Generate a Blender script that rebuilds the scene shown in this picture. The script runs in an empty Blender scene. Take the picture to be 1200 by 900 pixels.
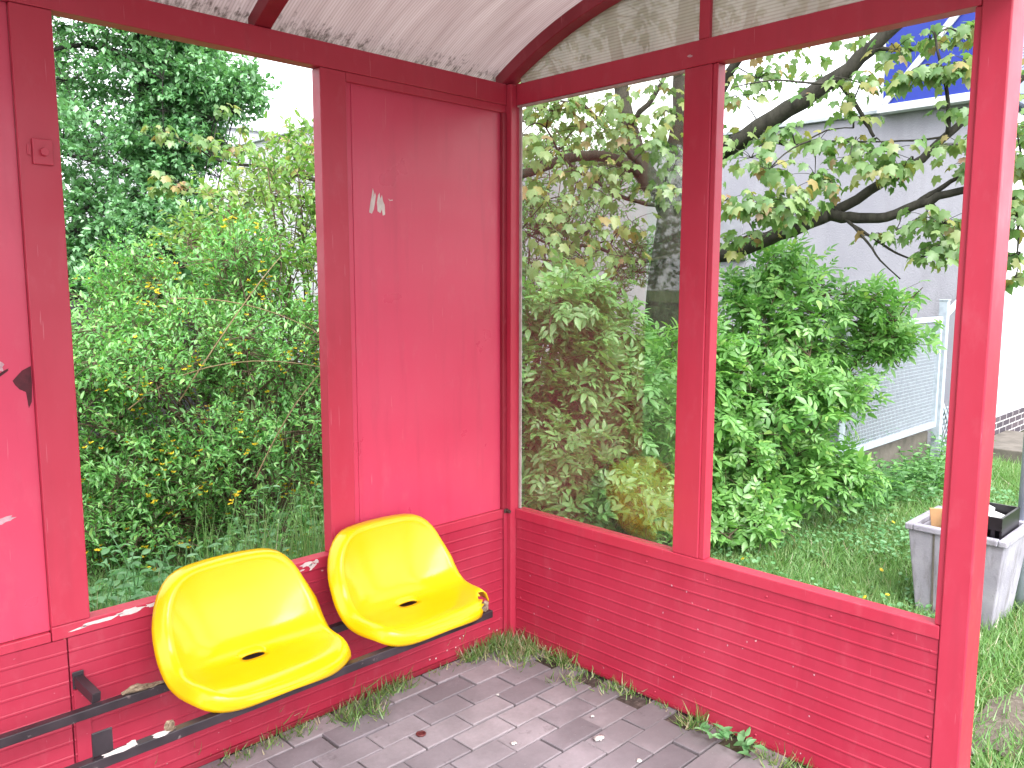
import bpy, bmesh, math, random
import numpy as np
from mathutils import Vector, Matrix

random.seed(7)
rng = np.random.default_rng(11)
sc = bpy.context.scene
COL = sc.collection

# ------------------------------------------------------------------ camera
CF, YAW, PITCH, ROLL = 964.0, 0.7757, -0.1221, 0.0014
CAM = np.array([-2.35, -2.402, 1.5])
_d = np.array([math.sin(YAW)*math.cos(PITCH), math.cos(YAW)*math.cos(PITCH), math.sin(PITCH)])
_r = np.array([math.cos(YAW), -math.sin(YAW), 0.0])
_u = np.cross(_r, _d)
RIGHT = math.cos(ROLL)*_r + math.sin(ROLL)*_u
UP = -math.sin(ROLL)*_r + math.cos(ROLL)*_u
FWD = _d


def at(px, py, d):
    """survey helper: the point seen at photo pixel px, py, d metres ahead"""
    return CAM + d*(FWD + (px-600)/CF*RIGHT - (py-450)/CF*UP)


cam_d = bpy.data.cameras.new("camera")
cam_d.sensor_width = 36
cam_d.lens = CF/1200*36
cam_d.clip_start = 0.05
cam_d.clip_end = 500
cam = bpy.data.objects.new("camera", cam_d)
COL.objects.link(cam)
cam.matrix_world = Matrix(((RIGHT[0], UP[0], -FWD[0], CAM[0]),
                           (RIGHT[1], UP[1], -FWD[1], CAM[1]),
                           (RIGHT[2], UP[2], -FWD[2], CAM[2]),
                           (0, 0, 0, 1)))
sc.camera = cam


# ------------------------------------------------------------------ materials
def lin(r, g, b):
    f = lambda c: (c/255/12.92) if c/255 <= 0.04045 else ((c/255+0.055)/1.055)**2.4
    k = 0.76          # surface albedo against the photo's exposed values
    return (f(r)*k, f(g)*k, f(b)*k, 1.0)


class NT:
    def __init__(s, name):
        s.m = bpy.data.materials.new(name)
        s.m.use_nodes = True
        s.t = s.m.node_tree
        s.t.nodes.clear()
        s.out = s.n('ShaderNodeOutputMaterial')

    def n(s, kind, **kw):
        nd = s.t.nodes.new(kind)
        for k, v in kw.items():
            if k in ('operation', 'blend_type', 'data_type', 'wave_type', 'bands_direction', 'feature', 'distance',
                     'musgrave_type', 'noise_dimensions', 'invert', 'vector_type', 'wave_profile', 'offset', 'clamp_factor'):
                setattr(nd, k, v)
            else:
                nd.inputs[k].default_value = v
        return nd

    def l(s, a, b):
        s.t.links.new(a, b)

    def coord(s, which='Object', scale=None):
        tc = s.n('ShaderNodeTexCoord')
        o = tc.outputs[which]
        if scale is not None:
            mp = s.n('ShaderNodeMapping')
            mp.inputs['Scale'].default_value = scale
            s.l(o, mp.inputs['Vector'])
            o = mp.outputs['Vector']
        return o

    def noise(s, vec, scale, detail=4, rough=0.55):
        nd = s.n('ShaderNodeTexNoise')
        nd.inputs['Scale'].default_value = scale
        nd.inputs['Detail'].default_value = detail
        nd.inputs['Roughness'].default_value = rough
        if vec is not None:
            s.l(vec, nd.inputs['Vector'])
        return nd.outputs['Fac']

    def ramp(s, fac, stops, interp='LINEAR'):
        nd = s.n('ShaderNodeValToRGB')
        cr = nd.color_ramp
        cr.interpolation = interp
        while len(cr.elements) < len(stops):
            cr.elements.new(0.5)
        for e, (p, c) in zip(cr.elements, stops):
            e.position = p
            e.color = c if len(c) == 4 else (*c, 1)
        s.l(fac, nd.inputs['Fac'])
        return nd.outputs['Color']

    def mix(s, fac, a, b, blend='MIX'):
        nd = s.t.nodes.new('ShaderNodeMix')
        nd.data_type = 'RGBA'
        nd.blend_type = blend
        for sock, v in ((nd.inputs[0], fac), (nd.inputs[6], a), (nd.inputs[7], b)):
            if hasattr(v, 'links'):
                s.l(v, sock)
            else:
                sock.default_value = v
        return nd.outputs[2]

    def math(s, op, a, b=0.5, clamp=False):
        nd = s.t.nodes.new('ShaderNodeMath')
        nd.operation = op
        nd.use_clamp = clamp
        for sock, v in ((nd.inputs[0], a), (nd.inputs[1], b)):
            if hasattr(v, 'links'):
                s.l(v, sock)
            else:
                sock.default_value = v
        return nd.outputs[0]

    def bump(s, h, strength=0.3, dist=0.01):
        nd = s.n('ShaderNodeBump')
        nd.inputs['Strength'].default_value = strength
        nd.inputs['Distance'].default_value = dist
        s.l(h, nd.inputs['Height'])
        return nd.outputs['Normal']

    def pbr(s, color, rough=0.5, normal=None, spec=0.5, metal=0.0, coat=0.0):
        b = s.n('ShaderNodeBsdfPrincipled')
        for k, v in (('Base Color', color), ('Roughness', rough), ('Specular IOR Level', spec), ('Metallic', metal), ('Coat Weight', coat)):
            if hasattr(v, 'links'):
                s.l(v, b.inputs[k])
            else:
                b.inputs[k].default_value = v
        if normal is not None:
            s.l(normal, b.inputs['Normal'])
        s.l(b.outputs[0], s.out.inputs['Surface'])
        return b


G1 = lambda v: (v, v, v, 1)


def make_paint(name, c1, c2, specks=0.0, scuff=True, rough=(0.34, 0.5), low_grime=False):
    m = NT(name)
    co = m.coord()
    big = m.noise(co, 1.7, 5)
    fine = m.noise(co, 26, 6, 0.65)
    col = m.mix(m.math('MULTIPLY', big, 1.0), c1, c2)
    # grime: soft vertical streaks and smudges
    st = m.noise(m.coord('Object', (9, 9, 0.9)), 2.2, 5)
    grime = m.ramp(st, [(0.52, G1(0)), (0.8, G1(1))])
    col = m.mix(m.math('MULTIPLY', grime, 0.16), col, lin(70, 18, 30))
    sm = m.ramp(m.noise(co, 6.5, 7, 0.7), [(0.6, G1(0)), (0.74, G1(1))])
    col = m.mix(m.math('MULTIPLY', sm, 0.06), col, lin(84, 26, 36))
    # pale, chalky wear
    ch = m.ramp(m.noise(m.coord('Object', (5, 5, 2.2)), 3.1, 7, 0.7), [(0.55, G1(0)), (0.75, G1(1))])
    col = m.mix(m.math('MULTIPLY', ch, 0.14), col, lin(222, 140, 150))
    fade = m.ramp(m.noise(m.coord('Object', (1.6, 1.6, 0.8)), 1.5, 5, 0.6), [(0.38, G1(0)), (0.68, G1(1))])
    col = m.mix(m.math('MULTIPLY', fade, 0.16), col, lin(232, 110, 134))
    scr = m.ramp(m.noise(m.coord('Object', (60, 60, 2.5)), 2.2, 2), [(0.735, G1(0)), (0.75, G1(1))])
    col = m.mix(m.math('MULTIPLY', scr, 0.25), col, lin(236, 170, 180))
    if low_grime:
        sz = m.n('ShaderNodeSeparateXYZ'); m.l(co, sz.inputs[0])
        gz = m.math('ADD', m.math('MULTIPLY', sz.outputs[2], -1.6), m.math('MULTIPLY', m.noise(m.coord('Object', (7, 7, 3)), 2.0, 6, 0.65), 1.4))
        gg = m.ramp(gz, [(-0.0, G1(0)), (0.1, G1(0.35)), (0.4, G1(1))])
        col = m.mix(m.math('MULTIPLY', gg, 0.4), col, lin(96, 40, 52))
    if specks:
        sp = m.ramp(m.noise(co, 70, 2, 0.5), [(0.78-specks, G1(0)), (0.80-specks, G1(1))])
        gate = m.ramp(m.noise(co, 7, 3), [(0.5, G1(0)), (0.62, G1(1))])
        col = m.mix(m.math('MULTIPLY', sp, gate), col, lin(225, 190, 190))
    ro = m.ramp(m.noise(co, 5, 5), [(0.3, G1(rough[0])), (0.7, G1(rough[1]))])
    nm = m.bump(m.math('ADD', m.math('MULTIPLY', big, 1.2), m.math('MULTIPLY', fine, 0.12)), 0.22, 0.01)
    m.pbr(col, ro, nm, 0.45)
    return m.m


RED_A, RED_B = lin(184, 40, 66), lin(200, 52, 80)
RED_C, RED_D = lin(170, 32, 60), lin(186, 41, 71)
M_RED = make_paint('red_paint', RED_A, RED_B)
M_REDP = make_paint('red_panel_paint', lin(208, 58, 92), lin(226, 76, 110), 0.0, True, (0.26, 0.40), True)
M_REDC = make_paint('red_cladding_paint', RED_C, RED_D, 0.05)
M_REDD = make_paint('dark_red_paint', lin(132, 22, 42), lin(156, 28, 50))


def simple(name, c1, c2, scale=8, rough=0.6, bump=0.2, spec=0.4, detail=6):
    m = NT(name)
    co = m.coord()
    f = m.noise(co, scale, detail, 0.62)
    col = m.ramp(f, [(0.3, c1), (0.7, c2)])
    m.pbr(col, rough, m.bump(m.noise(co, scale*6, 4), bump, 0.005), spec)
    return m.m


M_CHIP = simple('bare_primer', lin(214, 196, 196), lin(240, 232, 228), 40, 0.8)
M_MARK = simple('dark_scuff', lin(62, 22, 32), lin(98, 34, 46), 40, 0.7)
M_WHITEM = simple('pale_scrape', lin(196, 150, 160), lin(226, 190, 198), 60, 0.8)
M_SEAL = simple('pale_sealant', lin(170, 150, 150), lin(205, 190, 188), 30, 0.6)
M_BOLT = simple('rusty_bolt', lin(60, 40, 38), lin(90, 66, 60), 60, 0.7)
M_PLAS = simple('broken_plastic', lin(84, 66, 52), lin(170, 150, 126), 90, 0.8)


def mk_rail():
    m = NT('black_rail_paint')
    co = m.coord()
    col = m.ramp(m.noise(co, 14, 6), [(0.3, lin(34, 28, 34)), (0.75, lin(66, 56, 62))])
    chip = m.ramp(m.noise(co, 34, 5, 0.7), [(0.62, G1(0)), (0.68, G1(1))])
    col = m.mix(m.math('MULTIPLY', chip, 0.7), col, lin(128, 112, 112))
    m.pbr(col, 0.36, m.bump(chip, 0.2, 0.003), 0.5)
    return m.m


M_RAIL = mk_rail()


def mk_seat():
    m = NT('yellow_seat_plastic')
    co = m.coord()
    f = m.noise(co, 9, 5)
    col = m.ramp(f, [(0.3, (.68, .395, .002, 1)), (0.7, (.71, .415, .003, 1))])
    dirt = m.ramp(m.noise(co, 60, 5, 0.7), [(0.72, G1(0)), (0.78, G1(1))])
    col = m.mix(m.math('MULTIPLY', dirt, 0.08), col, lin(190, 150, 20))
    ro = m.ramp(m.noise(co, 20, 5), [(0.3, G1(0.17)), (0.7, G1(0.25))])
    b = m.pbr(col, ro, None, 0.45, 0.0, 0.0)
    b.inputs['Coat Roughness'].default_value = 0.12
    b.inputs['Subsurface Weight'].default_value = 0.0
    return m.m


M_SEAT = mk_seat()


def mk_glass():
    m = NT('dirty_glass')
    tr = m.n('ShaderNodeBsdfTransparent')
    tr.inputs['Color'].default_value = (0.93, 0.94, 0.89, 1)
    gl = m.n('ShaderNodeBsdfGlossy')
    gl.inputs['Roughness'].default_value = 0.02
    gl.inputs['Color'].default_value = (1, 1, 1, 1)
    lw = m.n('ShaderNodeLayerWeight')
    lw.inputs['Blend'].default_value = 0.5
    # Schlick's reflectance, the same from both sides of the thin pane
    fac = m.math('ADD', m.math('MULTIPLY', m.math('POWER', lw.outputs['Facing'], 5.0), 0.96), 0.058)
    mx = m.n('ShaderNodeMixShader')
    m.l(fac, mx.inputs[0]); m.l(tr.outputs[0], mx.inputs[1]); m.l(gl.outputs[0], mx.inputs[2])
    df = m.n('ShaderNodeBsdfDiffuse')
    df.inputs['Color'].default_value = lin(190, 182, 176)
    co = m.coord('Object', (3, 3, 0.8))
    film = m.ramp(m.noise(co, 2.4, 6, 0.65), [(0.35, G1(0.012)), (0.75, G1(0.05))])
    mx2 = m.n('ShaderNodeMixShader')
    m.l(film, mx2.inputs[0]); m.l(mx.outputs[0], mx2.inputs[1]); m.l(df.outputs[0], mx2.inputs[2])
    m.l(mx2.outputs[0], m.out.inputs['Surface'])
    return m.m


M_GLASS = mk_glass()


def mk_poly(name, axis, pitch, clear, c1, c2, mildew=False):
    """twin-wall polycarbonate: fine flutes, dirt in the channels"""
    m = NT(name)
    tc = m.coord()
    sp = m.n('ShaderNodeSeparateXYZ')
    m.l(tc, sp.inputs[0])
    w = m.math('SINE', m.math('MULTIPLY', sp.outputs[axis], 2*math.pi/pitch))
    w = m.math('MULTIPLY_ADD', w, 0.5)
    flute = m.ramp(m.math('ADD', m.math('MULTIPLY', m.math('SINE', m.math('MULTIPLY', sp.outputs[axis], 2*math.pi/pitch)), 0.5), 0.5),
                   [(0.1, G1(0)), (0.6, G1(1))])
    sc_ = (14, 1.1, 1.1) if axis == 0 else (2.5, 2.5, 0.7)
    streak = m.ramp(m.noise(m.coord('Object', sc_), 2.0, 5), [(0.3, G1(0)), (0.7, G1(1))])
    col = m.mix(streak, c1, c2)
    col = m.mix(m.math('MULTIPLY', m.math('SUBTRACT', 1.0, flute), 0.28), col, lin(92, 74, 70))
    if mildew:
        # black mildew creeping up from the gutter edge (y from -0.25 to 0)
        g = m.ramp(m.math('ADD', sp.outputs[1], 0.30), [(0.16, G1(0)), (0.34, G1(1))])
        n1 = m.noise(m.coord('Object', (22, 9, 9)), 3.2, 8, 0.72)
        n2 = m.noise(tc, 4.2, 2)
        s_ = m.math('ADD', m.math('MULTIPLY', g, 0.34), m.math('ADD', m.math('MULTIPLY', n1, 0.75), m.math('MULTIPLY', n2, 0.25)))
        mil = m.ramp(s_, [(0.80, G1(0)), (0.92, G1(1))])
        col = m.mix(m.math('MULTIPLY', mil, 0.8), col, lin(62, 46, 40))
        spk = m.ramp(m.noise(tc, 38, 2), [(0.76, G1(0)), (0.79, G1(1))])
        col = m.mix(m.math('MULTIPLY', spk, 0.6), col, lin(60, 46, 42))
    df = m.n('ShaderNodeBsdfDiffuse'); tl = m.n('ShaderNodeBsdfTranslucent'); tr = m.n('ShaderNodeBsdfTransparent')
    m.l(col, df.inputs['Color']); m.l(col, tl.inputs['Color'])
    tr.inputs['Color'].default_value = (0.8, 0.78, 0.72, 1)
    a = m.n('ShaderNodeMixShader'); a.inputs[0].default_value = 0.34
    m.l(df.outputs[0], a.inputs[1]); m.l(tl.outputs[0], a.inputs[2])
    b = m.n('ShaderNodeMixShader'); b.inputs[0].default_value = clear
    m.l(a.outputs[0], b.inputs[1]); m.l(tr.outputs[0], b.inputs[2])
    gl = m.n('ShaderNodeBsdfGlossy'); gl.inputs['Roughness'].default_value = 0.3
    c = m.n('ShaderNodeMixShader'); c.inputs[0].default_value = 0.04
    m.l(b.outputs[0], c.inputs[1]); m.l(gl.outputs[0], c.inputs[2])
    m.l(c.outputs[0], m.out.inputs['Surface'])
    return m.m


M_ROOF = mk_poly('roof_polycarbonate', 0, 0.0105, 0.0, lin(168, 148, 146), lin(200, 182, 180), True)
M_GABLE = mk_poly('gable_polycarbonate', 2, 0.0105, 0.035, lin(170, 164, 148), lin(212, 206, 192))


LEAF_GAIN = (1.25, 1.7, 2.2)


def mk_leaf(name, stops, trans=0.35, gloss=0.05, clump=None, tcol=1.25, gain=LEAF_GAIN):
    m = NT(name)
    gn = lambda c: tuple(min(0.8, c[i]*gain[i]) for i in range(3))+(1,)
    stops = [(p, gn(c)) for p, c in stops]
    if clump:
        clump = (clump[0], gn(clump[1]), clump[2])
    geo = m.n('ShaderNodeNewGeometry')
    col = m.ramp(geo.outputs['Random Per Island'], stops)
    co = m.coord()
    if clump:
        f = m.ramp(m.noise(co, clump[0], 3), [(0.35, G1(0)), (0.65, G1(1))])
        col = m.mix(m.math('MULTIPLY', f, clump[2]), col, clump[1])
    df = m.n('ShaderNodeBsdfDiffuse'); tl = m.n('ShaderNodeBsdfTranslucent')
    m.l(col, df.inputs['Color'])
    tc = m.mix(1.0, col, (tcol, tcol*1.08, tcol*0.6, 1), 'MULTIPLY')
    m.l(tc, tl.inputs['Color'])
    a = m.n('ShaderNodeMixShader'); a.inputs[0].default_value = trans
    m.l(df.outputs[0], a.inputs[1]); m.l(tl.outputs[0], a.inputs[2])
    gl = m.n('ShaderNodeBsdfGlossy'); gl.inputs['Roughness'].default_value = 0.42
    b = m.n('ShaderNodeMixShader'); b.inputs[0].default_value = gloss
    m.l(a.outputs[0], b.inputs[1]); m.l(gl.outputs[0], b.inputs[2])
    m.l(b.outputs[0], m.out.inputs['Surface'])
    return m.m


L = lambda r, g, b: (r, g, b, 1)
M_LF_FORS = mk_leaf('forsythia_leaf', [(0, L(.05, .14, .026)), (0.5, L(.08, .20, .036)), (0.85, L(.13, .26, .05)), (1, L(.20, .30, .06))], 0.36, 0.06, (1.6, L(.11, .20, .04), 0.4), gain=(1.8, 2.0, 2.9))
M_LF_TALL = mk_leaf('yellow_green_leaf', [(0, L(.08, .16, .03)), (0.5, L(.13, .23, .045)), (0.9, L(.22, .28, .07)), (1, L(.28, .22, .07))], 0.4, 0.05, (2.0, L(.2, .27, .06), 0.3), gain=(1.25, 1.4, 1.6))
M_LF_DARK = mk_leaf('dark_tree_leaf', [(0, L(.04, .105, .042)), (0.5, L(.065, .15, .06)), (0.9, L(.10, .20, .09)), (1, L(.15, .25, .125))], 0.3, 0.07, (0.8, L(.09, .17, .075), 0.4), gain=(1.9, 2.05, 2.0))
M_LF_MAPLE = mk_leaf('maple_leaf', [(0, L(.10, .20, .045)), (0.4, L(.17, .28, .07)), (0.72, L(.25, .33, .10)), (0.88, L(.34, .33, .08)), (0.96, L(.36, .24, .07)), (1, L(.30, .16, .08))], 0.42, 0.05, (1.5, L(.13, .25, .08), 0.35), gain=(.92, .95, 1.2))
M_LF_ELDER = mk_leaf('elder_leaf', [(0, L(.06, .165, .03)), (0.5, L(.09, .225, .04)), (0.9, L(.14, .29, .055)), (1, L(.2, .32, .06))], 0.36, 0.06, (1.8, L(.11, .22, .045), 0.4), gain=(1.75, 1.65, 2.3))
M_LF_OLIVE = mk_leaf('olive_shrub_leaf', [(0, L(.06, .12, .028)), (0.5, L(.10, .17, .042)), (0.9, L(.15, .23, .06)), (1, L(.21, .24, .075))], 0.36, 0.06, (1.8, L(.14, .21, .055), 0.4))
M_GRASS = mk_leaf('grass_blade', [(0, L(.06, .15, .03)), (0.5, L(.10, .22, .05)), (0.85, L(.14, .24, .06)), (0.95, L(.22, .26, .10)), (1, L(.34, .30, .18))], 0.3, 0.05, (1.1, L(.16, .22, .06), 0.45), gain=(1.5, 1.5, 2.0))
M_TUFT = mk_leaf('tuft_blade', [(0, L(.07, .16, .03)), (0.45, L(.13, .24, .05)), (0.72, L(.2, .28, .08)), (0.82, L(.32, .29, .14)), (1, L(.4, .33, .2))], 0.3, 0.05, gain=(1.1, 1.1, 1.3))
M_WEED = mk_leaf('weed_leaf', [(0, L(.06, .15, .035)), (0.6, L(.10, .22, .06)), (1, L(.17, .29, .10))], 0.3, 0.05, (2.4, L(.10, .18, .06), 0.4), gain=(1.4, 1.5, 2.2))
M_STRAW = mk_leaf('dry_grass', [(0, L(.22, .2, .09)), (0.5, L(.32, .27, .14)), (1, L(.2, .14, .07))], 0.25, 0.03, None, 1.1, (1.2, 1.2, 1.3))
M_BLOSSOM = mk_leaf('yellow_blossom', [(0, L(.75, .48, .02)), (1, L(.85, .62, .04))], 0.3, 0.03, None, 1.0, (1, 1, 1))
M_WHITEFL = mk_leaf('pale_seed_head', [(0, L(.4, .42, .33)), (1, L(.6, .6, .5))], 0.3, 0.03, None, 1.0, (1, 1, 1))


def mk_bark(name, c1, c2, scale=12):
    m = NT(name)
    co = m.coord('Object', (1, 1, 0.35))
    f = m.noise(co, scale, 8, 0.7)
    col = m.ramp(f, [(0.3, c1), (0.7, c2)])
    m.pbr(col, 0.85, m.bump(f, 0.6, 0.02), 0.2)
    return m.m


M_BARK = mk_bark('dark_bark', L(.016, .015, .014), L(.05, .045, .04))
M_BARKG = mk_bark('grey_green_bark', L(.018, .017, .014), L(.062, .058, .047), 16)
M_CANE = mk_bark('pale_cane', L(.16, .12, .06), L(.26, .2, .11), 30)
M_TWIG = mk_bark('brown_twig', L(.07, .05, .035), L(.16, .12, .08), 30)


def mk_paver():
    m = NT('concrete_paver')
    geo = m.n('ShaderNodeNewGeometry')
    co = m.coord()
    base = m.ramp(geo.outputs['Random Per Island'], [(0, lin(148, 138, 145)), (0.5, lin(172, 161, 168)), (1, lin(192, 180, 186))])
    st = m.ramp(m.noise(co, 2.6, 6, 0.65), [(0.42, G1(1)), (0.62, G1(0))])
    base = m.mix(m.math('MULTIPLY', st, 0.42), base, lin(92, 86, 90))
    # painted shade: pavers darken towards the side screen, with a ragged edge
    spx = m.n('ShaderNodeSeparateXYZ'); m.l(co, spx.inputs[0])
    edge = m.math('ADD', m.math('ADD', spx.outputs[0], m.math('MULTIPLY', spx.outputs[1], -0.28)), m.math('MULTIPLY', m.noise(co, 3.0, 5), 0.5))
    screen_shade = m.ramp(edge, [(0.0, G1(0)), (0.30, G1(1))])
    base = m.mix(m.math('MULTIPLY', screen_shade, 0.5), base, lin(74, 70, 74))
    fine = m.noise(co, 55, 6, 0.7)
    base = m.mix(m.math('MULTIPLY', fine, 0.35), base, lin(100, 92, 96))
    sp = m.ramp(m.noise(co, 130, 2), [(0.72, G1(0)), (0.76, G1(1))])
    base = m.mix(m.math('MULTIPLY', sp, 0.4), base, lin(205, 200, 198))
    blot = m.ramp(m.noise(co, 11, 5, 0.7), [(0.62, G1(0)), (0.72, G1(1))])
    base = m.mix(m.math('MULTIPLY', blot, 0.45), base, lin(70, 62, 66))
    m.pbr(base, 0.72, m.bump(m.math('ADD', fine, m.math('MULTIPLY', m.noise(co, 300, 3), 0.5)), 0.35, 0.004), 0.35)
    return m.m


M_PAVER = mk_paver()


def mk_soil():
    m = NT('joint_soil')
    co = m.coord()
    f = m.noise(co, 40, 7, 0.7)
    col = m.ramp(f, [(0.3, lin(58, 50, 48)), (0.55, lin(90, 80, 76)), (0.75, lin(140, 128, 122))])
    moss = m.ramp(m.noise(co, 3, 5), [(0.5, G1(0)), (0.66, G1(1))])
    col = m.mix(m.math('MULTIPLY', moss, 0.5), col, lin(86, 94, 52))
    m.pbr(col, 0.95, m.bump(f, 0.6, 0.01), 0.15)
    return m.m


M_SOIL = mk_soil()


def mk_ground():
    m = NT('grassy_earth')
    co = m.coord()
    f = m.noise(co, 9, 7, 0.7)
    col = m.ramp(f, [(0.3, L(.035, .06, .018)), (0.6, L(.07, .12, .03)), (0.8, L(.14, .14, .06))])
    m.pbr(col, 0.95, m.bump(f, 0.7, 0.03), 0.1)
    return m.m


M_GROUND = mk_ground()


def mk_dirt():
    m = NT('trodden_dirt')
    co = m.coord()
    f = m.noise(co, 22, 8, 0.7)
    col = m.ramp(f, [(0.3, lin(84, 75, 68)), (0.55, lin(122, 111, 102)), (0.8, lin(160, 150, 140))])
    m.pbr(col, 0.95, m.bump(f, 0.7, 0.02), 0.15)
    return m.m


M_DIRT = mk_dirt()


def mk_render(name, c1, c2, stain=0.25):
    m = NT(name)
    co = m.coord()
    f = m.noise(co, 1.3, 6)
    col = m.ramp(f, [(0.3, c1), (0.7, c2)])
    st = m.ramp(m.noise(m.coord('Object', (2.2, 2.2, 0.35)), 2.0, 6, 0.65), [(0.5, G1(0)), (0.72, G1(1))])
    col = m.mix(m.math('MULTIPLY', st, stain), col, lin(120, 116, 120))
    m.pbr(col, 0.9, m.bump(m.noise(co, 60, 5, 0.7), 0.6, 0.012), 0.2)
    return m.m


M_WALLG = mk_render('grey_render', lin(168, 166, 179), lin(186, 184, 195))
M_WALLW = mk_render('white_render', lin(226, 226, 228), lin(238, 238, 240), 0.06)
M_WALLF = mk_render('far_white_render', lin(214, 214, 222), lin(228, 228, 234), 0.1)
M_COPING = simple('metal_coping', lin(176, 182, 192), lin(206, 212, 220), 6, 0.4, 0.05)
M_GALV = simple('galvanised_steel', lin(168, 178, 192), lin(200, 210, 222), 20, 0.4, 0.1, 0.6)
M_SIGNB = simple('blue_sign_face', lin(34, 54, 158), lin(42, 64, 172), 3, 0.45, 0.03)
M_SIGNP = simple('pale_blue_sign_face', lin(122, 136, 180), lin(138, 150, 190), 3, 0.45, 0.03)
M_SIGNF = simple('white_sign_frame', lin(214, 218, 226), lin(236, 238, 244), 8, 0.5, 0.05)
M_CONC = simple('weathered_concrete', lin(92, 86, 80), lin(132, 124, 116), 7, 0.9, 0.5)
M_GREYP = simple('grey_pole_paint', lin(176, 184, 202), lin(196, 204, 220), 12, 0.45, 0.1)
M_FENCE = simple('weathered_fence_wood', lin(40, 40, 44), lin(66, 64, 68), 12, 0.85, 0.4)
M_SHUT = simple('grey_shutter', lin(150, 150, 160), lin(174, 174, 184), 10, 0.6, 0.1)
M_CARD = simple('brown_cardboard', lin(188, 140, 96), lin(208, 164, 120), 12, 0.85, 0.1)
M_BLACK = simple('black_plastic', lin(20, 18, 22), lin(38, 34, 40), 12, 0.35, 0.05, 0.5)
M_PAPER = simple('white_paper', lin(226, 226, 224), lin(244, 244, 242), 12, 0.8, 0.1)
M_CAP = simple('red_cap_metal', lin(84, 36, 40), lin(120, 56, 56), 90, 0.5, 0.1)
M_GUM = simple('pale_gum', lin(206, 200, 196), lin(232, 226, 222), 60, 0.7, 0.2)


def mk_bin():
    m = NT('whitewashed_concrete')
    co = m.coord()
    col = m.ramp(m.noise(co, 6, 6), [(0.3, lin(158, 154, 168)), (0.7, lin(188, 184, 196))])
    dirt = m.ramp(m.noise(m.coord('Object', (8, 8, 1.6)), 2.4, 7, 0.7), [(0.5, G1(0)), (0.7, G1(1))])
    col = m.mix(m.math('MULTIPLY', dirt, 0.6), col, lin(104, 96, 94))
    pit = m.ramp(m.noise(co, 38, 6, 0.7), [(0.64, G1(0)), (0.7, G1(1))])
    col = m.mix(m.math('MULTIPLY', pit, 0.6), col, lin(84, 78, 76))
    m.pbr(col, 0.85, m.bump(m.noise(co, 45, 6, 0.7), 0.5, 0.006), 0.2)
    return m.m


M_BIN = mk_bin()


def mk_brick():
    m = NT('grey_brick_white_mortar')
    tc = m.coord()
    sp = m.n('ShaderNodeSeparateXYZ'); m.l(tc, sp.inputs[0])
    cb = m.n('ShaderNodeCombineXYZ')
    m.l(sp.outputs[0], cb.inputs[0]); m.l(sp.outputs[2], cb.inputs[1])
    br = m.n('ShaderNodeTexBrick')
    br.inputs['Scale'].default_value = 1.0
    br.inputs['Brick Width'].default_value = 0.21
    br.inputs['Row Height'].default_value = 0.062
    br.inputs['Mortar Size'].default_value = 0.005
    br.inputs['Color1'].default_value = lin(84, 78, 86)
    br.inputs['Color2'].default_value = lin(104, 94, 100)
    br.inputs['Mortar'].default_value = lin(226, 222, 222)
    m.l(cb.outputs[0], br.inputs['Vector'])
    m.pbr(br.outputs['Color'], 0.85, m.bump(m.noise(tc, 60, 4), 0.3, 0.004), 0.2)
    return m.m


M_BRICK = mk_brick()


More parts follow.
